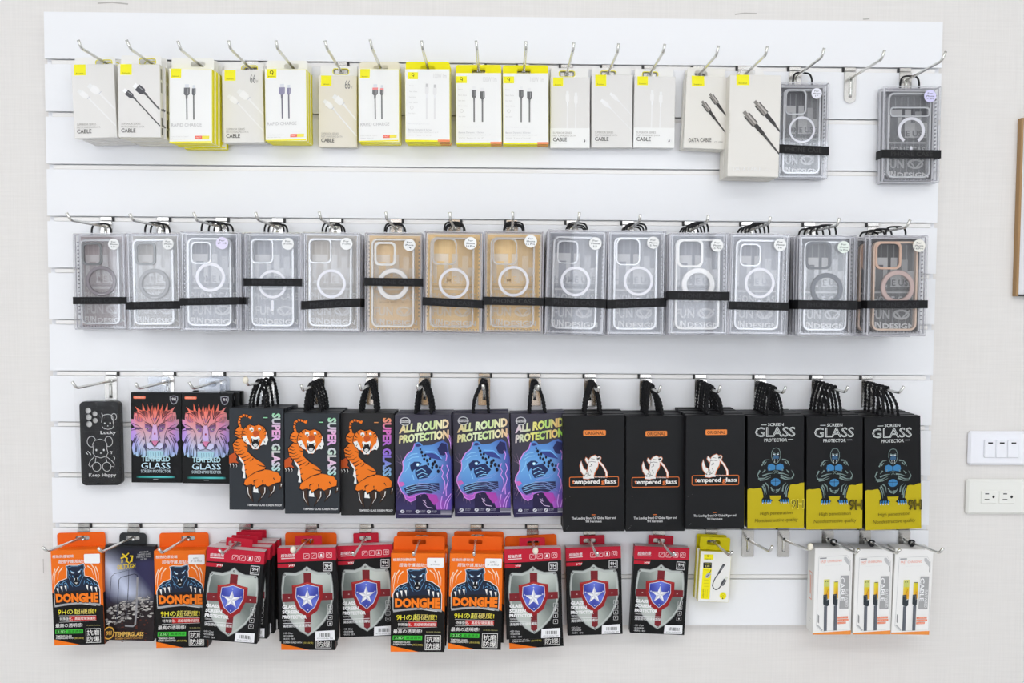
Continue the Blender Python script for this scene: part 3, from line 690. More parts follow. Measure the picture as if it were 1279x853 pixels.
# ---- leopard
GOLD = ramp([(50, C(226, 196, 150)), (140, C(214, 222, 160)), (220, C(228, 236, 200)), (300, C(196, 222, 150)), (380, C(240, 232, 190)), (440, C(226, 190, 150))])
GOLD2 = ramp([(50, C(220, 190, 215)), (140, C(206, 216, 180)), (220, C(236, 224, 120)), (300, C(170, 214, 120)), (380, C(244, 196, 130)), (440, C(150, 226, 90))])
def leo(u, v):
    c = mix(C(74, 120, 196), C(112, 170, 226), 1 - abs(v - 430) / 260)
    if v > 620: c = mix(c, C(186, 92, 200), (v - 620) / 70)
    if u > 300: c = mix(c, C(66, 62, 150), (u - 300) / 150)
    if u < 64: c = mix(c, C(200, 130, 216), (64 - u) / 40)
    return c
def art_leopard(gold):
    def fn(A):
        A.gridfill(20, 40, 460, 835, lambda u, v: mix(mix(C(66, 64, 76), C(42, 36, 70), (v - 300) / 350), C(62, 56, 104), (v - 640) / 150), 4, 10)
        K, PK = C(22, 22, 42), C(232, 150, 232)
        for p in ([(75, 430), (30, 345)], [(75, 420), (28, 395)], [(75, 410), (60, 340)], [(60, 600), (26, 660)], [(70, 620), (34, 690)], [(90, 660), (84, 715)], [(110, 690), (110, 730)], [(60, 610), (24, 610)], [(130, 700), (140, 735)]): A.line(p, 3, C(150, 120, 150), taper=True)
        prof = [(160, 288), (170, 258), (192, 246), (214, 254), (232, 274), (300, 268), (340, 248), (386, 234), (418, 258), (426, 322), (446, 380), (446, 765), (330, 765), (318, 720), (270, 650), (240, 640), (205, 645), (178, 655), (168, 690), (132, 706), (98, 686), (84, 652), (64, 626), (50, 590), (38, 556), (46, 520), (76, 470), (80, 432), (76, 402), (110, 342), (150, 310)]
        A.poly(prof, leo); A.blob(prof, leo, (250, 460), (.92, .8, .6, .4, .2))
        A.line(prof[13:] + prof[:2], 6, lambda u, v: mix(PK, C(170, 110, 230), (u - 60) / 260))
        A.poly([(176, 282), (184, 262), (204, 262), (220, 276), (196, 284)], C(60, 60, 120)); A.poly([(340, 300), (372, 250), (410, 262), (418, 320), (390, 350), (360, 345)], C(40, 44, 90))
        A.poly([(245, 335), (300, 330), (340, 345), (380, 390), (340, 380), (290, 370)], C(58, 70, 140)); A.line([(250, 318), (320, 322), (372, 372)], 6, C(120, 190, 240))
        for p in ([(132, 424), (165, 398), (200, 398), (222, 412), (196, 436), (160, 462), (146, 482), (136, 452)], [(172, 442), (256, 420), (300, 470), (262, 520), (190, 532), (170, 492)]): A.poly(p, C(36, 48, 92))
        for p in ([(180, 470), (220, 450), (250, 470)], [(185, 500), (225, 480), (262, 495)], [(200, 522), (240, 505), (275, 510)], [(150, 500), (162, 540)], [(120, 360), (150, 340), (190, 335)], [(110, 390), (150, 365), (200, 360)], [(90, 480), (120, 440), (130, 400)]): A.line(p, 6, C(140, 200, 240))
        A.ell(190, 421, 12, 12, C(160, 220, 250)); A.ell(190, 421, 7, 7, C(245, 250, 255))
        for u, v, r in ((222, 325, 10), (248, 348, 9), (240, 378, 9), (262, 388, 10), (284, 374, 8), (305, 415, 12), (332, 432, 12), (270, 415, 9), (345, 470, 11), (300, 442, 9), (228, 352, 7), (320, 398, 9), (212, 302, 7), (358, 440, 8)): A.ell(u, v, r, r * 1.35, K, 10)
        A.poly([(84, 604), (130, 580), (190, 562), (350, 560), (352, 610), (290, 640), (230, 632), (176, 640), (120, 660), (100, 640)], C(44, 46, 82))
        for v in (575, 592, 608, 624): A.line([(100, v + 14), (180, v - 8), (260, v - 14), (350, v + 10)], 5, lambda u, q: mix(C(150, 200, 235), C(90, 110, 170), (u - 100) / 260))
        for p in ([(180, 575), (260, 585), (330, 640)], [(190, 560), (280, 565), (372, 640)], [(220, 540), (300, 530), (350, 490)], [(200, 545), (270, 520), (330, 500)]): A.line(p, 5, C(150, 160, 220), taper=True)
        A.poly([(44, 556), (76, 552), (92, 572), (66, 590), (52, 580)], C(206, 110, 190))
        A.line([(90, 655), (120, 672), (160, 668), (176, 645)], 6, C(226, 110, 210))
        A.poly([(176, 660), (206, 648), (240, 645), (280, 690), (330, 765), (170, 765)], C(38, 32, 66)); A.poly([(250, 640), (330, 650), (345, 700), (310, 730), (280, 690)], C(170, 70, 170))
        A.line([(225, 690), (250, 715), (245, 690), (232, 715), (258, 745), (300, 752)], 5, C(214, 190, 226)); A.line([(212, 655), (212, 662)], 5, PK)
        for p in ([(380, 420), (368, 450), (384, 480), (372, 510), (392, 545), (396, 590), (380, 640)], [(410, 420), (424, 460), (408, 500), (420, 540), (402, 600), (404, 660)], [(400, 320), (412, 350), (404, 390)], [(440, 640), (400, 700), (384, 760)], [(446, 660), (410, 720), (404, 762)], [(372, 660), (360, 720), (366, 760)], [(420, 200), (440, 250), (446, 300)], [(432, 190), (446, 240)]): A.line(p, 7, C(206, 150, 232))
        A.text('ALL ROUND', [(62, 116), (432, 66), (430, 138), (52, 184)], lambda u, v: gold(u), .055); A.text('PROTECTION', [(56, 196), (430, 148), (428, 218), (50, 260)], lambda u, v: gold(u + 30), .055)
        A.ell(100, 90, 40, 31, C(50, 50, 58)); A.oval(100, 90, 38, 29, 6, C(196, 196, 200)); A.rect(66, 80, 136, 100, C(200)); A.text('9H GLASS', (72, 84, 130, 97), C(40), .02)
        A.rect(20, 770, 460, 840, C(44, 38, 72)); A.line([(40, 801), (446, 801)], 3, C(150, 146, 170))
        for u in (70, 184, 270): A.ell(u, 779, 16, 13, C(206, 206, 214)); A.line([(u - 8, 786), (u + 6, 772)], 5, C(60, 56, 90))
        for u, t in ((98, 'ANTI SCRATCH'), (204, 'OIL PROOF'), (292, 'HD CLEAR')): A.text(t, (u, 769, u + 40, 777), C(176, 174, 190), .01); A.text('PROTECT', (u, 780, u + 36, 787), C(150, 148, 170), .01)
        A.rect(360, 768, 446, 784, C(112, 110, 128)); A.rect(360, 786, 446, 802, C(150, 148, 160))
    return fn

# ---- rhino
def art_rhino(A):
    OR, Wt = C(226, 120, 58), C(234, 232, 228)
    A.rrect(162, 129, 316, 167, 8, C(232, 136, 66)); A.text('ORIGINAL', (174, 137, 304, 160), C(58, 34, 20), .016, 1.05)
    horn = [(148, 340), (139, 372), (145, 410), (164, 438), (186, 432), (182, 404), (166, 396), (156, 372)]
    nub = [(180, 316), (175, 334), (190, 362), (206, 340), (192, 328)]
    face = [(204, 328), (216, 313), (242, 302), (258, 314), (254, 330), (268, 346), (262, 380), (246, 408), (236, 440), (222, 456), (196, 467), (164, 463), (159, 450), (172, 438), (187, 430), (193, 396), (198, 360)]
    ear = [(254, 322), (264, 312), (276, 311), (283, 320), (278, 338), (264, 344)]
    for p in (horn, nub, face, ear): A.line(p, 8, OR, True)
    for p in (horn, nub, face, ear): A.line(p, 3, C(40, 30, 26), True); A.poly(p, Wt)
    A.poly([(262, 322), (272, 316), (276, 324), (268, 336)], C(90, 84, 80)); A.line([(158, 452), (190, 448), (214, 436)], 4, C(110, 104, 100)); A.ell(172, 444, 5, 4, C(70))
    A.line([(268, 345), (296, 376), (320, 420), (322, 458)], 16, OR); A.line([(268, 345), (296, 376), (320, 420), (322, 456)], 11, Wt, taper=False); A.line([(268, 350), (262, 392), (240, 425), (234, 455)], 4, OR)
    for p in ([(196, 350), (220, 345), (250, 350)], [(205, 380), (225, 372)], [(188, 400), (200, 430), (185, 450)], [(210, 400), (222, 425)], [(215, 325), (240, 330)], [(176, 425), (210, 440)]): A.line(p, 3.5, C(130, 126, 122))
    A.ell(262, 326, 6, 6, C(60, 56, 54)); A.ell(218, 366, 5, 4, C(50, 46, 44))
    A.rbox(68, 452, 403, 520, 9, 4.5, OR); A.rect(160, 448, 236, 462, Wt)
    A.text('9H Hardness', (240, 447, 312, 459), C(210), .01)
    A.text('tempered', (86, 468, 274, 509), lambda u, v: OR if u < 99 else Wt, .03); [A.text('glass', (284 + q, 468, 385 + q, 509), lambda u, v: OR if u < 309 else Wt, 0) for q in (0, 2, 4)]
    A.rect(220, 712, 245, 717, OR)
    A.text('The Leading Brand Of Global Rigor and', (82, 728, 386, 750), C(214), .016); A.text('9H Hardness', (178, 752, 288, 768), C(214), .016)
    for u, v in ((55, 800), (62, 790), (48, 812), (70, 585), (40, 600)): A.ell(u, v, 3.5, 2, C(84), 6)

# ---- gorilla
def art_gorilla(dark9):
    def fn(A):
        YG, K, LG, BL, Wt = C(190, 172, 22), C(18, 20, 22), C(124, 144, 140), C(62, 128, 178), C(208, 212, 210)
        A.poly([(22, 545), (40, 538), (70, 540), (116, 534), (130, 548), (330, 518), (350, 512), (380, 515), (402, 505), (432, 502), (432, 830), (20, 830)], YG)
        A.line([(118, 96), (158, 96)], 4, Wt); A.text('SCREEN', (167, 84, 280, 105), Wt, .012); A.text('GLASS', (76, 112, 364, 180), Wt, .012); A.text('GLASS', (82, 117, 359, 175), C(52, 54, 54), -.028)
        A.text('PROTECTOR', (142, 191, 306, 214), Wt, .012); A.line([(312, 199), (350, 199)], 4, Wt)
        c = 225
        A.poly([(196, 470), (254, 470), (300, 490), (330, 520), (320, 560), (262, 590), (188, 590), (130, 560), (120, 520), (150, 490)], K)
        leg = [(124, 500), (150, 486), (186, 490), (196, 540), (184, 590), (188, 612), (206, 624), (192, 634), (128, 636), (126, 616), (138, 600), (132, 560)]
        arm = [(196, 334), (152, 334), (126, 366), (116, 402), (84, 452), (90, 484), (126, 490), (200, 452), (225, 440), (225, 400), (210, 350)]
        A.sym(A.poly, leg, c, K); A.poly([(165, 340), (285, 340), (300, 400), (270, 500), (252, 545), (225, 556), (198, 545), (180, 500), (150, 400)], K)
        A.sym(A.poly, [(166, 396), (172, 374), (196, 366), (222, 380), (222, 408), (196, 412), (174, 416)], c, BL)
        A.ell(225, 495, 34, 27, BL); A.line([(225, 470), (225, 520)], 3, K); A.line([(194, 490), (256, 490)], 3, K)
        A.sym(A.poly, [(196, 336), (160, 336), (132, 356), (118, 390), (150, 400), (168, 380), (180, 352)], c, K)
        A.sym(A.poly, [(118, 392), (84, 452), (90, 486), (128, 490), (196, 456), (222, 436), (218, 418), (180, 424), (146, 440), (148, 410)], c, K)
        for p in ([(132, 360), (152, 340), (180, 338)], [(124, 380), (140, 352)], [(140, 372), (160, 352)], [(112, 412), (94, 446), (108, 470)], [(100, 470), (140, 468), (190, 446)], [(110, 480), (150, 478), (190, 460)], [(130, 450), (170, 436), (205, 432)], [(150, 408), (130, 430)],
                  [(136, 510), (150, 530), (160, 580)], [(130, 520), (146, 560), (150, 600)], [(150, 500), (170, 520), (176, 560)], [(190, 530), (200, 548), (222, 552)], [(196, 545), (210, 562), (225, 566)], [(182, 400), (176, 416)]): A.sym(A.line, p, c, 11, LG, taper=True)
        A.sym(A.line, [(206, 420), (220, 412), (224, 426), (212, 436)], c, 6, C(90, 106, 104))
        head = [(225, 256), (206, 262), (194, 285), (192, 312), (200, 340), (212, 358), (225, 364)]
        A.sym(A.poly, head, c, K); A.sym(A.line, head, c, 3.5, LG)
        A.sym(A.line, [(204, 292), (222, 298)], c, 6, LG); A.sym(A.line, [(205, 300), (220, 304)], c, 5, C(220, 226, 230)); A.poly([(205, 312), (225, 306), (245, 312), (246, 330), (225, 336), (204, 330)], C(60, 96, 128))
        A.ell(225, 344, 16, 14, C(8, 8, 10)); A.sym(A.poly, [(212, 336), (218, 336), (215, 348)], c, Wt); A.sym(A.poly, [(213, 356), (219, 356), (216, 346)], c, Wt)
        for u in (132, 150, 168, 186): A.sym(A.line, [(u + 4, 616), (u, 640)], c, 10, BL); A.sym(A.line, [(u, 636), (u - 1, 646)], c, 6, C(206, 220, 230))
        a, b = (C(40, 36, 10), C(120, 106, 18)) if dark9 else (C(214, 200, 60), C(60, 54, 16))
        A.text('9H', (330, 612, 430, 688), a, .04); A.text('9H', (338, 620, 424, 680), b, -.01)
        A.text('High penetration', [(116, 700), (346, 696), (343, 726), (112, 730)], C(84, 76, 12), -.002); A.text('Nondestructive quality', [(78, 750), (386, 744), (382, 776), (74, 782)], C(84, 76, 12), -.002)
    return fn

# ---- orange panther carton
def art_panther(sticker):
    def fn(A):
        OR, K, Wt, NV, BL = C(246, 122, 28), C(17, 16, 16), C(242, 240, 236), C(34, 42, 62), C(104, 160, 204)
        A.poly([(20, 372), (60, 382), (400, 486), (460, 512), (450, 840), (15, 800)], K); A.poly([(15, 742), (60, 752), (242, 812), (240, 830), (15, 805)], OR)
        for p in ([(92, 170), (60, 215), (48, 290), (50, 330)], [(122, 180), (88, 215), (76, 270)], [(60, 185), (38, 240), (36, 300)], [(352, 165), (384, 215), (396, 290), (392, 330)], [(326, 185), (360, 215), (372, 262)], [(392, 195), (412, 250), (412, 310)]): A.line(p, 9, C(252, 226, 196), taper=True)
        A.text('極致防爆玻璃', [(44, 76), (216, 86), (214, 110), (42, 100)], Wt, .02); A.text('超強守護,服貼!!', [(92, 116), (302, 132), (300, 160), (90, 146)], Wt, .02)
        back = [(46, 352), (64, 312), (96, 286), (156, 268), (160, 200), (152, 172), (176, 168), (200, 172), (246, 176), (296, 164), (304, 196), (294, 216), (298, 262), (346, 278), (402, 322), (416, 380), (414, 490), (380, 500), (230, 470), (46, 470)]
        A.line(back, 10, Wt, True); A.poly(back, C(36, 34, 38))
        A.poly([(60, 330), (92, 290), (160, 274), (172, 290), (290, 276), (352, 288), (396, 326), (408, 384), (352, 392), (310, 372), (150, 368), (64, 360)], NV)
        head = [(158, 176), (178, 184), (200, 180), (246, 184), (290, 170), (296, 196), (284, 216), (290, 258), (266, 300), (250, 332), (226, 336), (206, 320), (182, 290), (166, 254), (170, 214), (162, 196)]
        A.line(head, 6, BL, True); A.poly(head, NV)
        for p in ([(184, 210), (204, 222), (222, 224)], [(276, 206), (258, 220), (240, 224)], [(200, 250), (212, 270), (206, 300)], [(270, 250), (252, 270), (256, 300)], [(92, 300), (76, 330)], [(150, 284), (120, 296), (110, 320)], [(320, 286), (352, 310), (356, 334)], [(372, 314), (392, 350)], [(140, 300), (160, 330), (160, 352)], [(180, 300), (200, 340)], [(300, 296), (290, 330)], [(176, 240), (190, 262)]): A.line(p, 7, BL, taper=True)
        A.poly([(192, 218), (216, 226), (212, 234), (196, 230)], C(220, 232, 240)); A.poly([(268, 214), (246, 224), (250, 232), (266, 226)], C(220, 232, 240))
        A.poly([(210, 272), (250, 270), (250, 318), (228, 330), (208, 310)], C(16, 14, 16)); A.poly([(212, 272), (222, 272), (218, 292)], W_); A.poly([(238, 271), (248, 271), (243, 292)], W_); A.poly([(216, 306), (242, 306), (232, 320)], C(214, 210, 206))
        A.poly([(218, 250), (244, 249), (238, 264), (224, 264)], C(18, 20, 30))
        for u, v in ((76, 318), (108, 306), (142, 304), (318, 312), (352, 326), (390, 336)):
            A.poly([(u - 12, v), (u + 12, v + 2), (u + 14, v + 38), (u - 6, v + 40)], NV); A.line([(u - 10, v + 4), (u + 6, v - 4), (u + 14, v + 14)], 5, BL); A.poly([(u - 10, v + 20), (u + 8, v + 20), (u + 6, v + 66)], Wt)
        arc = [(48, 392), (416, 410), (420, 500), (330, 478), (230, 470), (130, 472), (46, 478)]
        A.line(arc[2:], 16, C(172, 172, 174))
        q = [(54, 376), (412, 394), (410, 486), (56, 452)]
        A.text('DONGHE', q, K, .085); A.text('DONGHE', [(58, 380), (408, 398), (406, 480), (60, 450)], C(248, 128, 34), .06)
        yg = ramp([(70, C(236, 222, 40)), (200, C(240, 236, 90)), (280, C(220, 200, 120)), (390, C(240, 226, 50))])
        A.text('9Hの超硬度!', [(72, 500), (384, 524), (382, 566), (70, 550)], lambda u, v: yg(u), .025)
        A.poly([(160, 566), (382, 582), (382, 616), (160, 606)], C(196, 40, 40)); A.line([(78, 608), (382, 620)], 2, Wt); A.line([(78, 556), (382, 580)], 2, Wt)
        A.text('特殊強化、高級玻璃保護貼', [(84, 570), (378, 588), (376, 612), (82, 594)], Wt, .02)
        A.text('最高の透明感!', [(48, 616), (268, 630), (266, 660), (46, 648)], Wt, .025)
        A.poly([(44, 664), (270, 680), (268, 712), (42, 696)], C(66, 196, 62)); A.poly([(50, 668), (132, 674), (130, 700), (48, 694)], C(30, 90, 30))
        A.text('2.5D', [(62, 672), (124, 676), (122, 696), (60, 692)], C(150, 230, 140), .02); A.text('高清透亮', [(146, 676), (262, 684), (260, 706), (144, 698)], C(20, 70, 20), .015)
        A.text('TEMPERED GLASS', [(46, 708), (176, 718), (175, 730), (45, 720)], Wt, .015); A.text('SCREEN GUARD WITH', [(46, 724), (186, 736), (185, 748), (45, 738)], Wt, .015); A.text('[強化玻璃]', [(196, 736), (272, 742), (271, 758), (195, 752)], C(206, 190, 90), .01)
        A.text('9H SUPER STRONG', [(300, 648), (412, 656), (411, 664), (299, 656)], C(176, 170, 110), .01)
        A.line([(294, 678), (412, 686), (410, 796), (292, 788)], 5, Wt, True); A.text('抗磨', [(302, 688), (404, 694), (403, 738), (301, 732)], Wt, .012); A.text('防爆', [(301, 738), (403, 746), (402, 790), (300, 782)], Wt, .012)
        if sticker:
            A.poly([(310, 88), (432, 96), (436, 104), (434, 166), (426, 172), (312, 162), (305, 154), (305, 96)], C(246))
            for i, (t, w) in enumerate(sticker):
                A.text(t, [(368 - w, 112 + i * 22), (368 + w, 116 + i * 22), (368 + w, 130 + i * 22), (368 - w, 126 + i * 22)], C(140), 0)
    return fn

# ---- shield carton
def art_shield(A):
    RD, K, Wt, SV = C(196, 32, 56), C(26, 26, 27), C(244), C(186, 192, 188)
    A.poly([(15, 90), (500, 85), (500, 188), (15, 206)], RD); A.poly([(22, 216), (166, 214), (150, 244), (22, 246)], C(190, 30, 50)); A.text('yiti', (112, 220, 160, 240), Wt, .01)
    A.text('超強防爆', [(52, 142), (164, 136), (164, 162), (52, 168)], Wt, .02); A.line([(54, 176), (166, 171)], 5, Wt)
    for i, u in enumerate((232, 292, 350, 412)):
        v = 138 - i * 2.5; A.rbox(u, v, u + 44, v + 38, 6, 4, C(240, 200, 205))
        if i == 2: A.ell(u + 22, v + 15, 8, 8, Wt, 10); A.poly([(u + 8, v + 30), (u + 36, v + 30), (u + 22, v + 20)], Wt)
        elif i == 3: A.oval(u + 22, v + 18, 9, 10, 4, C(240, 200, 205), 12)
        else: A.line([(u + 10, v + 28), (u + 22, v + 12), (u + 36, v + 10)], 4, C(240, 200, 205))
    A.rbox(390, 207, 458, 270, 2, 6, C(206)); A.text('9H', (400, 218, 448, 246), C(222), .025); A.line([(398, 258), (420, 257)], 7, C(206)); A.line([(428, 257), (450, 256)], 7, C(206))
    out = [(258, 235), (292, 262), (350, 282), (440, 280), (454, 300), (466, 380), (471, 480), (450, 578), (400, 668), (335, 735), (272, 776), (200, 735), (130, 662), (82, 572), (60, 480), (58, 400), (68, 302), (84, 282), (168, 286), (224, 264)]
    A.poly(out, SV); A.line(out, 5, C(128, 132, 130), True)
    c = (264, 480)
    inn = [(c[0] + (u - c[0]) * .93, c[1] + (v - c[1]) * .915 + 4) for u, v in out]
    def steel(u, v):
        a = math.atan2(v - c[1], u - c[0]); r = math.hypot(u - c[0], v - c[1]) / 260
        return mix(C(198, 205, 198), C(104, 112, 108), .5 + .5 * math.sin(2 * a + .8)) if r > .05 else C(160, 166, 162)
    inn2 = []
    for p, q in zip(inn, inn[1:] + inn[:1]): inn2 += [p, ((p[0] + q[0]) / 2, (p[1] + q[1]) / 2)]
    ring = [(c[0] + (u - c[0]) * .5, c[1] + (v - c[1]) * .5) for u, v in inn2]; n = len(inn2)
    A._f(inn2 + ring, [(i, (i + 1) % n, n + (i + 1) % n, n + i) for i in range(n)], steel); A.poly(ring, steel)
    BR = C(122, 36, 42)
    A.poly([(232, 286), (294, 286), (296, 740), (272, 758), (244, 742)], BR); A.poly([(64, 448), (464, 440), (466, 496), (66, 512)], BR)
    for u, v in ((118, 478), (414, 472)): A.ell(u, v, 6, 5, C(196, 170, 170), 8)
    for u, v in ((258, 262), (434, 292), (82, 300), (272, 756)): A.ell(u, v, 9, 8, C(70, 72, 72), 12); A.ell(u, v, 5, 4, C(170), 8)
    redo = [(140, 382), (200, 372), (264, 352), (330, 370), (384, 378), (388, 470), (344, 580), (270, 632), (190, 586), (146, 474)]
    A.poly(redo, C(150, 34, 38)); A.line([(148, 388), (200, 380), (264, 362), (330, 378), (378, 386)], 8, C(186, 60, 56))
    blue = [(178, 398), (222, 390), (264, 376), (310, 388), (350, 396), (355, 470), (322, 548), (268, 594), (212, 550), (174, 472)]
    A.line(blue, 9, C(226, 228, 236), True)
    bb = []
    for p, q in zip(blue, blue[1:] + blue[:1]): bb += [p, ((p[0] + q[0]) / 2, (p[1] + q[1]) / 2)]
    bc = (264, 484)
    A._f([bc] + bb, [(0, i + 1, (i + 1) % len(bb) + 1) for i in range(len(bb))], lambda u, v: mix(C(52, 58, 150), C(110, 126, 220), .5 + .5 * math.sin(3 * math.atan2(v - bc[1], u - bc[0]))) if (u, v) != bc else C(84, 96, 190))
    for u, v in ((264, 402), (268, 572), (190, 462), (338, 458)): A.ell(u, v, 6, 6, C(190, 196, 220), 8)
    st = []
    for k in range(10):
        r = 72 if k % 2 == 0 else 29; a = -math.pi / 2 + k * math.pi / 5; st.append((264 + r * math.cos(a), 486 + r * math.sin(a)))
    for k in range(10): A.poly([(264, 486), st[k], st[(k + 1) % 10]], C(244, 244, 246) if k % 2 else C(206, 208, 218))
    for i, (t, w) in enumerate((('GLASS', 106), ('SCREEN', 134), ('PROTECTOR', 194))): A.text(t, (66, 534 + i * 39, 66 + w, 562 + i * 39), Wt, .05)
    A.text('TEMPERED GLASS 9H PROTECT', (68, 648, 248, 661), C(200), .01); A.line([(70, 676), (292, 671)], 3.5, Wt); A.text('滿版鋼化玻璃保護貼', [(70, 684), (294, 680), (294, 704), (70, 708)], Wt, .02)
    for i, w in enumerate((80, 82, 98)): A.text(('•HD Clear', '•防刮耐磨', '•高透光 · 強化')[i], (72, 745 + i * 22, 72 + w, 759 + i * 22), C(206), .012)
    for v in (530, 570, 615, 662): A.rbox(428, v, 464, v + 32, 3, 3.5, C(196)); A.ell(446, v + 16, 6, 7, C(210), 8)
    A.poly([(330, 738), (482, 730), (485, 804), (328, 810)], C(240, 240, 242)); rnd = random.Random(3)
    u = 366
    while u < 462: w = rnd.choice((3, 4, 6)); A.poly([(u, 752), (u + w, 752), (u + w, 780), (u, 780)], C(90)); u += w + rnd.choice((3, 5, 7))
    A.text('4710123456 789', (344, 788, 470, 798), C(130), 0)

# ---- black carton with phone glass in the sky
def art_sky(A):
    def f(u, v):
        d = abs((u - 40) * .8 - (v - 240) * .62) / 130
        c = mix(C(206, 214, 236), C(52, 50, 84), d)
        t = (v - 105) / 700
        if t < .2: c = mix(C(30, 31, 34), c, t / .2 * max(0, 1 - (u - 20) / 420))
        if t > .5: c = mix(c, C(44, 36, 38), (t - .5) / .12)
        return c
    A.gridfill(15, 95, 400, 830, f, 14, 24)
    rnd = random.Random(5)
    for k in range(170):
        u = rnd.uniform(60, 380); v = 490 + rnd.random() * 150 + max(0, (230 - u)) * .35; r = rnd.uniform(3, 11)
        A.ell(u, v, r * 1.5, r * .7, mix(C(214, 210, 204), C(90, 84, 86), rnd.random() * .9), 9)
    for k in range(70):
        u = rnd.uniform(60, 370); v = rnd.uniform(650, 800); A.ell(u, v, rnd.uniform(4, 10), 3, mix(C(120, 50, 26), C(60, 44, 40), rnd.random()), 7)
    G = C(232, 200, 40)
    A.line([(160, 165), (185, 182), (205, 162)], 9, G); A.line([(150, 195), (178, 185), (196, 200), (190, 225)], 11, G); A.line([(160, 228), (162, 205)], 10, G); A.line([(214, 185), (232, 185), (228, 228)], 11, G); A.line([(196, 218), (212, 236), (226, 215)], 8, G)
    A.text('OBLTOUGH', (128, 240, 256, 275), G, .02)
    for i, t in enumerate(('鋼化玻璃', 'TEMPERED GLASS', 'PRIVACY FULL', 'HD 9H')): w = (32, 46, 50, 20)[i]; A.text(t, (312 - w, 158 + i * 17, 312 + w, 171 + i * 17), C(170), .01)
    A.line([(85, 520), (90, 318), (112, 300), (212, 284), (216, 480)], 3.5, C(40, 42, 60)); A.line([(142, 640), (146, 345), (160, 330), (250, 315), (272, 325), (278, 350)], 5, C(46, 48, 64)); A.line([(214, 330), (214, 660)], 3.5, C(50, 50, 60))
    A.line([(276, 340), (280, 600), (276, 680), (262, 690), (205, 680)], 13, C(150, 148, 150))
    A.ell(92, 722, 42, 48, C(40, 30, 20)); A.oval(92, 722, 36, 42, 8, C(206, 156, 60)); A.text('9H', (74, 708, 112, 738), C(206, 156, 60), .03)
    A.text('TEMPERGLASS', [(134, 718), (340, 738), (340, 768), (134, 752)], C(232, 186, 92), .03); A.text('SCREEN CLARITY PROTECT', [(140, 762), (338, 776), (338, 786), (140, 774)], C(200, 150, 76), .015)

# ---- white carton with gold plugs
def art_gold(A):
    A.rect(0, 766, 420, 800, C(240, 150, 70)); FR = C(176)
    A.line([(82, 140), (330, 140), (362, 185), (368, 755), (110, 755), (66, 712)], 2.5, FR, True); A.rect(90, 148, 150, 158, C(150))
    A.text('FAST CHARGING', (96, 170, 285, 189), C(236, 140, 110), .004); A.text('FAST DATA', (98, 194, 138, 201), C(236, 170, 150), 0); A.text('data cable for phones', (140, 212, 280, 219), C(222), 0)
    A.poly([(305, 152), (325, 152), (357, 190), (357, 235), (330, 205), (305, 175)], C(196)); A.line([(355, 225), (354, 270)], 4, C(80)); A.poly([(78, 612), (90, 625), (90, 690), (78, 680)], C(150)); A.poly([(68, 706), (80, 700), (124, 744), (116, 754)], C(190))
    GD = ramp([(320, C(214, 206, 90)), (380, C(222, 206, 40)), (450, C(226, 160, 40)), (500, C(236, 190, 80))])
    for u0, u1, v0, v1, cu in ((128, 180, 328, 470, 0), (216, 256, 350, 470, 1)):
        A.gridfill(u0, v0, u1, v1 + 20, lambda u, v: mix(GD(v), C(250, 240, 120), .4 if u < (u0 + u1) / 2 else 0), 2, 5)
        if not cu: A.rect(u0 + 4, v0 + 6, u1 - 4, v0 + 60, C(206, 210, 120)); A.rect(u0 + 12, v0 + 14, u0 + 20, v0 + 22, C(90, 90, 40)); A.rect(u0 + 30, v0 + 14, u0 + 38, v0 + 22, C(90, 90, 40))
        else: A.rect(u0 + 8, v0 - 16, u1 - 6, v0, C(236, 236, 226)); A.rect(u0 + 8, v0, u1 - 4, v0 + 6, C(60))
        A.line([(u0 + 20, 460), (u1 - 12, v0 + 80)], 4, C(190, 120, 30))
        A.poly([(u0 - 4, 455), (u0 + 30, 452), (u0 + 34, 500), (u1 - 2, 490), (u1 - 4, 540), (u1 - 14, 550), (u0 + 6, 545), (u0 - 4, 530)], C(54, 60, 66)); A.line([(u0 + 2, 465), (u0 + 24, 462), (u0 + 26, 500)], 3, C(130, 136, 140))
        A.rect(u0 + 4, 548, u0 + 32, 755, C(104, 108, 116)); A.line([(u0 + 10, 550), (u0 + 10, 755)], 3, C(80, 84, 92))
    A.poly([(276, 303), (352, 305), (349, 579), (268, 576)], C(168)); A.vtext('CABLE', 274, 318, 312, 512, C(246), .014); A.vtext('FLAT WIRED', 318, 418, 344, 566, C(236), .004)
    for i, (w, v) in enumerate(((92, 642), (96, 664), (74, 686))): A.rect(254, v, 254 + w, v + 16, C(238, 126, 84)); A.text(('SUPER FAST', 'DATA ONE', 'CHARGE')[i], (260, v + 4, 248 + w, v + 12), C(252, 220, 206), .01)

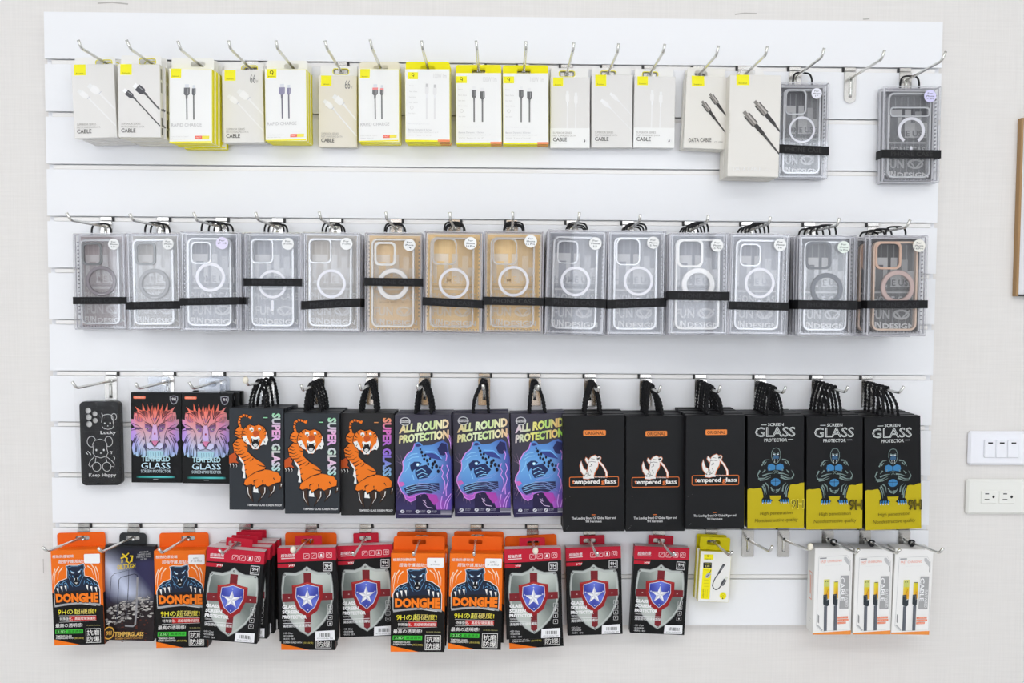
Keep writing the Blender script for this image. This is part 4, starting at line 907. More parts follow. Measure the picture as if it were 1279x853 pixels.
# ---- yellow adapter carton
def art_adapter(A):
    Y2, K = C(246, 234, 24), C(40, 40, 36)
    A.rect(118, 248, 236, 310, Y2); A.oval(170, 266, 10, 11, 5, C(110, 104, 20), 12); A.text('baseus', (134, 294, 206, 306), C(110, 104, 20), .01)
    A.poly([(106, 412), (216, 414), (190, 774), (78, 770)], Y2); A.rrect(110, 342, 216, 408, 8, K); A.text('TYPE-C', (126, 352, 204, 368), C(210, 206, 90), .01); A.text('3.5N', (134, 376, 188, 398), C(206, 200, 120), .02)
    A.poly([(152, 478), (190, 455), (208, 480), (180, 520), (146, 525), (136, 505)], C(176, 180, 190)); A.line([(150, 510), (185, 480)], 8, C(90, 92, 100)); A.line([(190, 465), (208, 428)], 7, C(50))
    for v in (430, 548, 586, 622): A.line([(118, v), (176, v)], 3.5, C(196, 184, 40))
    A.vtext('Audio Adapter', 100, 650, 122, 760, C(150, 140, 20), .01); A.line([(140, 660), (134, 756)], 3.5, C(190, 178, 40)); A.line([(164, 660), (158, 756)], 3.5, C(190, 178, 40))
    cab = [(330, 428), (300, 470), (262, 520), (236, 570), (226, 615), (240, 645), (268, 660), (300, 650), (330, 618), (350, 600)]
    A.line(cab, 13, C(78, 80, 84)); A.line([(300, 470), (328, 425)], 24, C(74, 76, 80)); A.line([(328, 425), (366, 366)], 28, C(92, 94, 98)); A.line([(360, 374), (374, 364)], 22, C(60)); A.line([(322, 440), (362, 380)], 5, C(150, 152, 156))
    A.line([(340, 606), (385, 540)], 42, C(84, 86, 90)); A.line([(352, 600), (392, 545)], 6, C(150)); A.line([(384, 540), (406, 508)], 30, C(222, 224, 210))
    A.ell(357, 730, 42, 42, Y2); A.oval(357, 716, 14, 12, 4, C(180, 170, 40), 12); A.text('phone', (330, 732, 384, 744), C(140, 132, 30), 0); A.ell(354, 762, 7, 10, C(60, 56, 20), 8)

BLK = C(19, 20, 21)
SIDE_PR = C(214, 206, 150)
KINDS = {}
def kind(key, fn, corners, t, base, side=None, mat='print_satin', **kw):
    KINDS[key] = dict(fn=fn, corners=corners, t=t, base=base, side=side or base, mat=mat, **kw)
D1 = ((40, 130), (390, 130), (55, 728)); R1 = ((45, 165), (388, 175), (65, 775)); B8 = ((20, 140), (432, 135), (42, 760)); B9 = ((44, 137), (447, 137), (40, 755))
kind('diag_white', art_diag(False, GREY), D1, .013, GREY, C(236, 234, 230)); kind('diag_dark', art_diag(True, GREY), D1, .013, GREY, C(236, 232, 218), sidep=True)
kind('diag_66', art_diag(False, GREY, True), D1, .013, GREY); kind('diag_66b', art_diag(False, BEIGE, True), D1, .013, BEIGE)
kind('rapid', art_rapid(C(112, 112, 114)), R1, .013, WHT, C(255, 244, 0)); kind('rapid_purple', art_rapid(C(150, 146, 172), None, True, C(122, 120, 132)), R1, .013, WHT, C(255, 244, 0))
kind('rapid_red', art_rapid(C(120, 118, 118), C(246, 150, 148)), R1, .013, WHT, C(255, 244, 0))
kind('band_white', art_band(False), B8, .012, WHT, YEL, botp=C(226, 120, 40)); kind('band_dark', art_band(True), B9, .012, WHT, YEL, botp=C(226, 120, 40))
kind('upright', art_upright, ((20, 155), (390, 155), (18, 812)), .013, GREY, WHT); kind('diag2', art_diag2, ((412, 130), (798, 128), (405, 808)), .013, GREY)
kind('data', art_data, ((95, 98), (365, 112), (62, 582)), .013, C(234, 231, 223)); kind('data_big', art_data_big, ((385, 88), (725, 95), (358, 770)), .024, C(232, 229, 222), C(238, 234, 224))
kind('lion', art_lion, ((25, 30), (470, 32), (28, 818)), .012, BLK)
TG = C(49, 53, 58)
kind('tiger', art_tiger(HOLO), ((30, 38), (463, 36), (35, 830)), .0155, TG, C(34, 35, 38)); kind('tiger_pink', art_tiger(HOLO2), ((30, 38), (463, 36), (35, 830)), .0155, C(44, 44, 45), C(26, 27, 29))
kind('leopard', art_leopard(GOLD), ((22, 42), (445, 36), (18, 832)), .0155, C(62, 60, 76), C(40, 38, 58)); kind('leopard_green', art_leopard(GOLD2), ((22, 42), (445, 36), (18, 832)), .0155, C(62, 60, 76), C(40, 38, 58))
kind('rhino', art_rhino, ((22, 25), (445, 27), (25, 832)), .0165, C(21, 22, 24), C(18, 18, 20))
G1 = ((20, 33), (428, 33), (25, 820))
kind('gorilla_light', art_gorilla(False), G1, .0155, C(16, 16, 18)); kind('gorilla', art_gorilla(True), G1, .0155, C(16, 16, 18))
P1 = ((28, 38), (443, 66), (25, 790))
for key, st in (('panther_blank', [('', 1)]), ('panther_a', [('APPLE', 26), ('IP 14 PRO', 44)]), ('panther_plus', [('+', 6), ('privacy', 34)])):
    kind(key, art_panther([s for s in st if s[0]] or [(' ', 1)]), P1, .023, C(244, 116, 26), None, sidesplit=(C(240, 104, 20), C(28, 26, 26), .455))
kind('shield', art_shield, ((22, 95), (487, 90), (42, 822)), .0175, C(18, 18, 19), None, sidesplit=(C(190, 28, 52), C(26, 26, 27), .14), topc=C(228, 206, 206))
kind('sky', art_sky, ((22, 98), (375, 140), (50, 780)), .014, C(34, 34, 36))
kind('gold', art_gold, ((45, 65), (385, 85), (35, 780)), .033, C(242, 241, 238), C(238, 236, 231), botc=C(240, 146, 60))
kind('adapter', art_adapter, ((78, 208), (463, 222), (42, 800)), .0125, C(240, 239, 234), C(226, 212, 10))
BODY = {}
def carton(key, W, H):
    kk = (key, round(W, 4), round(H, 4))
    if kk in BODY: return BODY[kk]
    k = KINDS[key]; b = MB(); t = k['t']; s = k['side']
    fc = {'front': k['base'], 'back': s, 'left': s, 'right': s, 'top': k.get('topc', s), 'bottom': k.get('botc', s)}
    b.box(-W / 2, W / 2, 0, t, -H, 0, k['mat'], s, 0.0007, fcol=fc, ecol=mix(s, k['base'], .5))
    if 'sidesplit' in k:
        ca, cb, fr = k['sidesplit']
        for x in (-W / 2 - 3e-5, W / 2 + 3e-5):
            for za, zb, cc in ((-0.0008, -H * fr, ca), (-H * fr, -H + 0.0008, cb)): b.face([(x, 0.0008, za), (x, t - 0.0008, za), (x, t - 0.0008, zb), (x, 0.0008, zb)], k['mat'], cc)
        b.face([(-W / 2 + .001, .001, -H - 3e-5), (W / 2 - .001, .001, -H - 3e-5), (W / 2 - .001, t - .001, -H - 3e-5), (-W / 2 + .001, t - .001, -H - 3e-5)], k['mat'], cb)
    if 'botp' in k: b.face([(W * .26, .0007, -H - 3e-5), (W / 2 - .0008, .0007, -H - 3e-5), (W / 2 - .0008, t * .62, -H - 3e-5), (W * .26, t * .62, -H - 3e-5)], k['mat'], k['botp'])
    if key == 'gold':
        x = -W / 2 - 3e-5; o = C(236, 160, 130)
        for ya, yb, za, zb in ((.3, .34, .3, .62), (.66, .7, .3, .62), (.3, .7, .3, .31), (.3, .7, .61, .62), (.45, .55, .34, .56), (.3, .5, .84, .845), (.3, .6, .87, .875)): b.face([(x, t * ya, -H * za), (x, t * yb, -H * za), (x, t * yb, -H * zb), (x, t * ya, -H * zb)], k['mat'], o if za < .8 else C(200))
    if k.get('sidep'):                                     # small dark print on the carton's right side
        x = W / 2 + 3e-5
        for za, zb in ((.05, .2), (.24, .38), (.60, .63), (.72, .84), (.86, .96)): b.face([(x, t * .3, -H * za), (x, t * .7, -H * za), (x, t * .7, -H * zb), (x, t * .3, -H * zb)], k['mat'], C(150, 148, 130) if za < .5 else C(92, 90, 80))
    A = Art(b, W, H, *k['corners'], k['mat']); k['fn'](A)
    BODY[kk] = b.mesh('carton')
    return BODY[kk]
# ------------------------------------------------------------------ hanging devices
def hang_tab(parent, W, t, hx, hz, col, frac, slot, top, outline=None, mat='print_satin', rad=0.004, slot_h=0.0085, y=None):
    w = W * frac / 2; top = max(top, hz + slot_h / 2 + 0.004); y = t - 0.0012 if y is None else y
    hx = max(min(hx, w - slot / 2 - 0.002), -w + slot / 2 + 0.002)
    z0 = min(0.0002, hz - slot_h / 2 - 0.0015)
    out = [(-w, z0), (w, z0)] + rr_pts(-w, w, z0, top, min(rad, w), 6)[:14]
    hz0 = hz - slot_h * .2
    hole = rr_pts(hx - slot / 2, hx + slot / 2, hz0 - slot_h / 2, hz0 + slot_h / 2, slot_h * .4, 4)
    b = MB(); V, F = plate2d([out, hole], 0.0008, y); b.grid(V, F, mat, col)
    if outline:
        ring = rr_pts(hx - slot / 2 - .0014, hx + slot / 2 + .0014, hz0 - slot_h / 2 - .0012, hz0 + slot_h / 2 + .0014, slot_h * .5, 4)
        V, F = plate2d([ring, hole], 0.00004, y - 0.00006); b.grid(V, F, mat, outline)
    return b.build('hang_tab', parent)
def twist(b, pts, r, turns_per_m, mat, n=6):
    """two strands laid around a path in the x/z plane"""
    P = [Vector(p) for p in pts]; s = [0.0]
    for a, c in zip(P, P[1:]): s.append(s[-1] + (c - a).length)
    for ph in (0, math.pi):
        Q = []
        for i, p in enumerate(P):
            d = (P[min(i + 1, len(P) - 1)] - P[max(i - 1, 0)]).normalized()
            nn = Vector((-d.z, 0, d.x)); a = ph + 2 * math.pi * turns_per_m * s[i]
            Q.append(p + (nn * math.cos(a) + Vector((0, 1, 0)) * math.sin(a)) * r * .8)
        b.tube(Q, r, mat, n=n)
def smooth_path(pts, k=8):
    """Catmull-Rom through pts"""
    P = [Vector(p) for p in pts]; P = [P[0] * 2 - P[1]] + P + [P[-1] * 2 - P[-2]]; out = []
    for i in range(1, len(P) - 2):
        for j in range(k):
            t = j / k; a, b_, c, d = P[i - 1], P[i], P[i + 1], P[i + 2]
            out.append(0.5 * (2 * b_ + (c - a) * t + (2 * a - 5 * b_ + 4 * c - d) * t * t + (3 * b_ - a - 3 * c + d) * t ** 3))
    return out + [P[-2]]
def rope(parent, t, hx, hz, spread=0.0135, x0=0.0):
    h = hz + 0.0045; b = MB(); y = t / 2
    pts = smooth_path([(x0 - spread, y, 0.0004), (x0 - spread * .8 + hx * .2, y, h * .45), (hx - 0.0052, y, h * .86), (hx - 0.0028, y, h * .985), (hx, y, h + .0004), (hx + 0.0028, y, h * .985), (hx + 0.0052, y, h * .86), (x0 + spread * .8 + hx * .2, y, h * .45), (x0 + spread, y, 0.0004)], 9)
    twist(b, pts, 0.0016, 80, 'rope_black'); return b.build('rope_handle', parent, True)
def cord(parent, t, hx, hz, half=0.0165):
    h = max(hz + 0.0036, 0.006); b = MB(); y = t / 2; x = max(min(hx, .010), -.010)
    pts = smooth_path([(-half, y, -0.001), (-half + .0004, y, h * .45), (-half * .80 + x * .1, y, h * .86), (-half * .45 + x * .3, y, h), (x, y, h + .0003), (half * .45 + x * .3, y, h), (half * .80 + x * .1, y, h * .86), (half - .0004, y, h * .45), (half, y, -0.001)], 5)
    b.tube(pts, 0.0016, 'cord_black', n=8); o = b.build('cord_loop', parent, True)
    b = MB()
    for s in (-1, 1): b.ball((s * half, y, 0.0006), 0.0023, 'acrylic_edge', n=8, sq=(1, 1, .5))
    b.build('eyelet', o); return o

# ------------------------------------------------------------------ clear phone case box
PB_T = 0.024
def phone_box(W, H, st):
    root = empty('phone_case_box'); t = PB_T
    X = lambda u: (u - .5) * W
    Z = lambda v: -v * H
    b = MB(); b.box(-W / 2, W / 2, 0, t, -H, 0, {'front': 'acrylic_face', '*': 'acrylic_side'}, ch=0.0016, edge='acrylic_edge'); b.build('clear_box', root)
    b = MB(); i = W * .035                                         # inner tray: edge frame and a toothed rail at the bottom
    for x0, x1, z0, z1 in ((-W / 2 + i, -W / 2 + i + .0012, -H + i, -i), (W / 2 - i - .0012, W / 2 - i, -H + i, -i), (-W / 2 + i, W / 2 - i, -i - .0012, -i), (-W / 2 + i, W / 2 - i, -H + i, -H + i + .0012)):
        b.box(x0, x1, .0022, .0044, z0, z1, 'tray_edge')
    for k in range(16):
        x = -W / 2 + i + .004 + k * (W - 2 * i - .010) / 15; b.box(x, x + .0016, .004, .009, -H + i + .002, -H + i + .0042, 'tray_edge')
    for k in range(20):
        z = -H * .1 - k * H * .039
        for x in (-W / 2 + i + .0022, W / 2 - i - .0034): b.box(x, x + .0012, .005, .010, z, z + .0022, 'tray_edge')
    b.build('inner_tray', root)
    b = MB(); cw, chh = W - 2 * i - .003, H - 2 * i - .003
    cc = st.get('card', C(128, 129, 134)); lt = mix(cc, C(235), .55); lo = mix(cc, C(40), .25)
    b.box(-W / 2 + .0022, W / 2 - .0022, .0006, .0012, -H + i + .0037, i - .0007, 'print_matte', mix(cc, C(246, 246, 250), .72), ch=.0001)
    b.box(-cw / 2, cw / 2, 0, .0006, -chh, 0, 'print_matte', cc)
    A = Art(b, cw, chh, (0, 0), (100, 0), (0, 180), 'print_matte')
    for q in range(24): A.rect(3 + q * 4, 12, 4.6 + q * 4, 176, mix(cc, lo if q % 3 else lt, .12 if cc[0] > cc[2] * 1.5 else .35))
    A.rect(10, 36, 40, 92, lt); A.rect(18, 50, 32, 92, cc); A.rect(46, 36, 58, 92, lt); A.rect(58, 62, 90, 92, lt); A.rect(66, 40, 78, 92, mix(cc, lt, .6)); A.rect(14, 4, 90, 10, lo)
    A.rect(8, 96, 92, 98, lo); A.text('HOME USE', (10, 78, 88, 90), cc, .02); A.rect(12, 101, 88, 104, lt)
    A.text('PHONE CASE', (6, 110, 94, 124), lt, .02); A.text('NE C', (20, 126, 80, 129), lo, .01)
    A.text('FUN', (10, 136, 46, 154), lt, .03); A.oval(68, 145, 14, 8, 4, lt, 14); A.line([(56, 138), (68, 153), (84, 137)], 3.5, lt)
    A.text('FUN', (6, 159, 30, 172), mix(lt, W_, .6), .03); A.text('DESIGN', (33, 162, 94, 172), mix(lt, W_, .6), .03)
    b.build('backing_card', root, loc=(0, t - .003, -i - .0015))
    # phone case
    fr = st.get('frost', False); m = 'case_frosted' if fr else 'case_clear'
    x0, x1, z1, z0 = X(.105), X(.855), Z(.062), Z(.945); rad = W * .11
    body = rr_pts(x0, x1, z0, z1, rad, 6)
    cs = st.get('cam', 'square')
    if cs == 'bar': ch = rr_pts(X(.16), X(.80), Z(.30), Z(.225), W * .045, 5)
    elif cs == 'wide': ch = rr_pts(X(.13), X(.48), Z(.30), Z(.075), W * .08, 5)
    elif cs == 'small': ch = rr_pts(X(.195), X(.50), Z(.310), Z(.115), W * .07, 5)
    else: ch = rr_pts(X(.165), X(.535), Z(.318), Z(.085), W * .085, 5)
    b = MB(); V, F = plate2d([body, ch], .0012, .0062); b.grid(V, F, m)
    pc = b.build('phone_case', root)
    inner = rr_pts(x0 + .0030, x1 - .0030, z0 + .0030, z1 - .0030, rad - .0030, 6)
    b = MB(); V, F = plate2d([body, inner], .0085, .0055); b.grid(V, F, 'ring_plastic' if 'rim' in st else 'case_rim_clear', st.get('rim', (1, 1, 1))); b.build('case_rim', pc)
    cc2 = st.get('camcol'); k = .0034 if cc2 else .0022
    mx = sum(p[0] for p in ch) / len(ch); mz = sum(p[1] for p in ch) / len(ch)
    hw = max(p[0] for p in ch) - mx; hh = max(p[1] for p in ch) - mz
    co = [(mx + (p[0] - mx) * (hw + k) / hw, mz + (p[1] - mz) * (hh + k) / hh) for p in ch]
    b = MB(); V, F = plate2d([co, ch], .0030, .0040); b.grid(V, F, 'ring_plastic' if cc2 else 'case_rim_clear', cc2 or (1, 1, 1)); b.build('camera_frame', pc)
    ru, rv, ro, ri = st.get('ring', (.485, .50, .262, .218)); rc = st.get('ringcol', C(236, 236, 242))
    b = MB()
    if cs == 'bar':
        pts = [(X(ru) + W * (ro + ri) / 2 * math.sin(a), .0052, Z(rv) + W * (ro + ri) / 2 * math.cos(a)) for a in [math.radians(-143 + 286 * q / 36) for q in range(37)]]
        O = [(X(ru) + W * ro * math.sin(a), Z(rv) + W * ro * math.cos(a)) for a in [math.radians(-145 + 290 * q / 36) for q in range(37)]] + [(X(ru) + W * ri * math.sin(a), Z(rv) + W * ri * math.cos(a)) for a in [math.radians(145 - 290 * q / 36) for q in range(37)]]
        V, F = plate2d([O], .0008, .0053)
    else: V, F = plate2d([circ_pts(X(ru), Z(rv), W * ro), circ_pts(X(ru), Z(rv), W * ri)], .0008 if not st.get('stand') else .0022, .0053 if not st.get('stand') else .0039)
    b.grid(V, F, 'ring_plastic', rc)
    if st.get('stand'):
        V, F = plate2d([circ_pts(X(ru), Z(rv), W * (ro + .012)), circ_pts(X(ru), Z(rv), W * ro)], .001, .005); b.grid(V, F, 'ring_plastic', mix(rc, C(60), .35))
        V, F = plate2d([circ_pts(X(ru), Z(rv), W * ri), circ_pts(X(ru), Z(rv), W * (ri - .012))], .001, .005); b.grid(V, F, 'ring_plastic', mix(rc, C(60), .35))
        b.box(X(ru) - .006, X(ru) + .006, .0034, .0040, Z(rv) - W * (ro - .012), Z(rv) - W * (ri + .014), 'ring_plastic', mix(rc, C(225), .5), ch=.0002)
    if st.get('stem', True):
        s0 = rv + (ro + .03) * W / H; V, F = plate2d([rr_pts(X(ru) - W * .022, X(ru) + W * .022, Z(s0 + st.get('steml', .055)), Z(s0), W * .02, 4)], .0008, .0053); b.grid(V, F, 'ring_plastic', rc)
    b.build('magnet_ring', pc)
    # round sticker with the model it fits
    su, sv = st.get('stick', (.775, .128)); sr = W * .105
    b = MB(); V, F = plate2d([circ_pts(0, 0, sr, 32)], .0003, 0); b.grid(V, F, 'print_matte', st.get('stcol', C(244, 245, 244)))
    A = Art(b, 2 * sr, 2 * sr, (0, 0), (100, 0), (0, 100), 'print_matte'); A.L = 1
    for j, s in enumerate(st['txt']): ww = min(34, 7 * len(s)); A.text(s, (50 - ww, 22 + 22 * j, 50 + ww, 36 + 22 * j), C(52, 58, 64), .01)
    for jv in range(len(b.v)):
        pass
    so = b.build('model_sticker', root); so.location = (X(su), -.0005, Z(sv))
    # printing was laid from the top edge of the disc
    me = so.data
    for v in me.vertices:
        if v.co.y < -1e-6: v.co.z += sr
    # elastic band round the box
    v0, v1, dv = st.get('band', (.66, .735, 0)); e = .0009; hgt = (v1 - v0) * H / 2; zc = Z((v0 + v1) / 2)
    b = MB(); dz = dv * H; tx = C(46, 46, 49); bk = C(25, 25, 27)
    def zz(x): return zc - dz * (x / W)
    xa = W / 2 + e; ring = [(-xa, -e), (xa, -e), (xa, t + e), (-xa, t + e)]
    for (p, q), (r_, s_) in zip(ring, ring[1:] + ring[:1]): b.face([(p, q, zz(p) - hgt), (r_, s_, zz(r_) - hgt), (r_, s_, zz(r_) + hgt), (p, q, zz(p) + hgt)], 'band_black', bk)
    xb = xa - .0007; ri_ = [(-xb, -e + .0007), (xb, -e + .0007), (xb, t + e - .0007), (-xb, t + e - .0007)]
    for sg in (-1, 1):
        for k in range(4):
            a0, a1, c0, c1 = ring[k], ring[(k + 1) % 4], ri_[k], ri_[(k + 1) % 4]
            b.face([(a0[0], a0[1], zz(a0[0]) + sg * hgt), (a1[0], a1[1], zz(a1[0]) + sg * hgt), (c1[0], c1[1], zz(c1[0]) + sg * hgt), (c0[0], c0[1], zz(c0[0]) + sg * hgt)], 'band_black', bk)
    V, F = text_mesh('PHONE CASE', .015)
    b.grid([(-.36 * W + x * W * .72, -e - .00006, zz(-.36 * W + x * W * .72) + (y - .5) * hgt * 1.1) for x, y in V], F, 'band_black', st.get('bandtx', tx))
    b.build('elastic_band', root)
    return root

# ------------------------------------------------------------------ placing things on the hooks
def frame_of(TL, TR, BL, d):
    a, b, c = at(*TL, d), at(*TR, d), at(*BL, d)
    th1 = math.atan2(-(b.z - a.z), b.x - a.x); th2 = math.atan2(-(c.x - a.x), -(c.z - a.z))
    return (a + b) / 2, (b - a).length, (c - a).length, (th1 + th2) / 2
def local(o, th, p):
    dx, dz = p.x - o.x, p.z - o.z
    return math.cos(th) * dx - math.sin(th) * dz, math.sin(th) * dx + math.cos(th) * dz
DEPTHS = ['second', 'third', 'fourth', 'fifth', 'sixth']
def where(r, k): return '%s hook, %s row' % (ORD[k], ROWN[r])
GAP = 0.0007
def hang(r, k, make, t, TL, TR, BL, n, desc, cat, group, back=(), d=None, alone=None):
    """make(W, H, hx, hz) builds the front one; the ones behind it on the same rod are copies"""
    d = d if d is not None else 0.0042 + n * (t + GAP)
    o, W, H, th = frame_of(TL, TR, BL, d)
    rp = rod_at(r, k, d - t / 2); hx, hz = local(o, th, rp)
    root = make(W, H, hx, hz); root.location = o; root.rotation_euler = (0, th, 0)
    lab = alone or ('%s, %s %s' % (desc, 'front one,' if n > 1 else 'on', where(r, k)))
    tag(root, lab, cat, group)
    if hz < 0.004: print('LOW', desc, round(hx, 4), round(hz, 4))
    rnd = random.Random(r * 50 + k)
    for j in range(1, n):
        c = dup(root); dd = d - j * (t + GAP)
        dx, dz, dr = back[j - 1] if j - 1 < len(back) else (rnd.uniform(-.0008, .0008), rnd.uniform(-.0008, .0004), rnd.uniform(-.5, .5))
        s = rod_at(r, k, dd - t / 2) - rp
        c.location = (o.x + s.x + dx, -dd, o.z + s.z + dz)
        c.rotation_euler = (0, th + math.radians(dr), 0)
        tag(c, '%s, %s from front, %s' % (desc, DEPTHS[j - 1], where(r, k)), cat, group)
    return root
def carton_maker(key, name, dev):
    def make(W, H, hx, hz):
        root = empty(name); put('carton', carton(key, W, H), root); t = KINDS[key]['t']
        dev(root, W, t, hx, hz)
        return root
    return make
WT = C(243, 242, 238)
def dev_slot(col, outline=None, frac=.96, slot=.026, top=.013, rad=.004, mat='print_satin'):
    return lambda root, W, t, hx, hz: hang_tab(root, W, t, hx, max(hz, .0062), col, frac, slot, top, outline, mat, rad)
def dev_rope(root, W, t, hx, hz): rope(root, t, hx, hz)
def dev_ring(root, W, t, hx, hz):
    hz = max(hz, .007); b = MB(); y = t / 2 - .002
    out = rr_pts(hx - .0058, hx + .0058, hz - .0062, hz + .0048, .0045, 5); hole = rr_pts(hx - .0034, hx + .0034, hz - .0032, hz + .0026, .0025, 4)
    V, F = plate2d([out, hole], .0035, y); b.grid(V, F, 'cord_black')
    b.box(hx - .0022, hx + .0022, y, y + .0035, .0001, hz - .0055, 'cord_black'); b.build('hang_loop', root)

K1 = dev_slot(WT, C(240, 232, 60)); K1P = dev_slot(C(246, 245, 240), None, .99, .024, .014); KY = dev_slot(C(246, 236, 12), None, .99, .024, .015)
R1 = [
 (0, 'diag_white', (88.5, 80.5), (142, 80), (94.6, 172.4), 4, 'grey cable box with white slanted plugs', K1, [(.006, -.001, -.6), (.009, -.002, -.5), (.011, -.003, 0)]),
 (1, 'diag_dark', (146.5, 79.4), (199.4, 81), (150.2, 170.7), 5, 'grey cable box with dark slanted plugs', K1, [(.004, -.001, 0), (.006, -.002, -.4), (.008, -.002, 0), (.010, -.003, .3)]),
 (2, 'rapid', (211, 84.4), (264.7, 87), (214.3, 177.3), 4, 'yellow-sided white box with grey plugs', K1P, [(.002, 0, 0), (.004, -.001, 0), (.010, -.003, -.5)]),
 (3, 'diag_66', (276.7, 87.7), (328, 87), (279, 178.4), 2, 'grey 66W cable box with white plugs', K1, [(.0008, .001, 0)]),
 (4, 'rapid_purple', (330.5, 85.5), (382.4, 86.4), (332.7, 175.7), 3, 'yellow-sided white box with purplish plugs', K1P, [(.001, 0, .2), (.002, 0, 0)]),
 (5, 'diag_66b', (397.7, 94.3), (445.9, 94.7), (397.7, 183.4), 1, 'beige 66W cable box with white plugs', K1, []),
 (6, 'rapid_red', (447.4, 86), (498.4, 86), (447.4, 177.3), 2, 'yellow-sided white box with red-ringed plugs', dev_slot(C(238, 232, 214), None, .98, .024, .014), [(.001, -.001, 0)]),
 (7, 'band_white', (505.6, 86.4), (561.5, 86.4), (506, 177), 3, 'yellow-topped white box with pale plugs', KY, [(.0005, 0, .2), (.001, 0, 0)]),
 (8, 'band_dark', (568.8, 91.4), (626.3, 90.8), (568.8, 180), 2, 'yellow-topped white box with dark plugs', KY, [(.0005, 0, 0)]),
 (9, 'band_dark', (627.9, 91.4), (685.2, 91.4), (628.3, 180), 2, 'yellow-topped white box with dark plugs', KY, [(0, 0, 0)]),
 (10, 'upright', (687.4, 96.5), (736.9, 96.5), (687, 184.5), 1, 'grey cable box with upright white plugs', K1, []),
 (11, 'diag2', (739, 93.6), (790.3, 93.2), (737.8, 184.5), 1, 'plain grey cable box with slanted white plugs', K1, []),
 (12, 'upright', (792.7, 94.7), (843.8, 95.7), (791.6, 183.8), 1, 'grey cable box with upright white plugs', K1, []),
 (13, 'data', (857.9, 94.6), (909.6, 96.1), (852.3, 184.8), 2, 'cream box with two metal cable plugs', dev_slot(C(240, 238, 230), None, .92, .022, .012), [(-.001, -.001, .4)]),
 (14, 'data_big', (911.8, 93.5), (976, 93.9), (906.9, 220.5), 2, 'tall cream box with large metal plugs', dev_slot(C(246, 245, 242), None, .5, .022, .016, .018), [(-.001, -.001, .3)]),
]
NECKS = {}
short = {}
G_TOP = {'diag': 'slanted plug cable boxes in the top row', 'rapi': 'rapid charge boxes in the top row', 'band': 'yellow topped boxes in the top row', 'upri': 'upright plug boxes in the top row', 'data': 'cream data cable boxes in the top row'}
for k, h in enumerate(HOOKS[0]):
    hold = 'holding nothing' if k == 16 else None
    if k < 15: hold = 'through the ' + R1[k][6]
    elif k != 16: hold = 'through a phone case box cord'
    make_hook(0, k, 'chrome hook %s, %s in top row' % (hold, ORD[k]))
for it in R1:
    k, key, TL, TR, BL, n, desc, dev, back = it
    hang(0, k, carton_maker(key, 'cable_box', dev), KINDS[key]['t'], TL, TR, BL, n, desc, 'cable box', G_TOP[key[:4]], back)

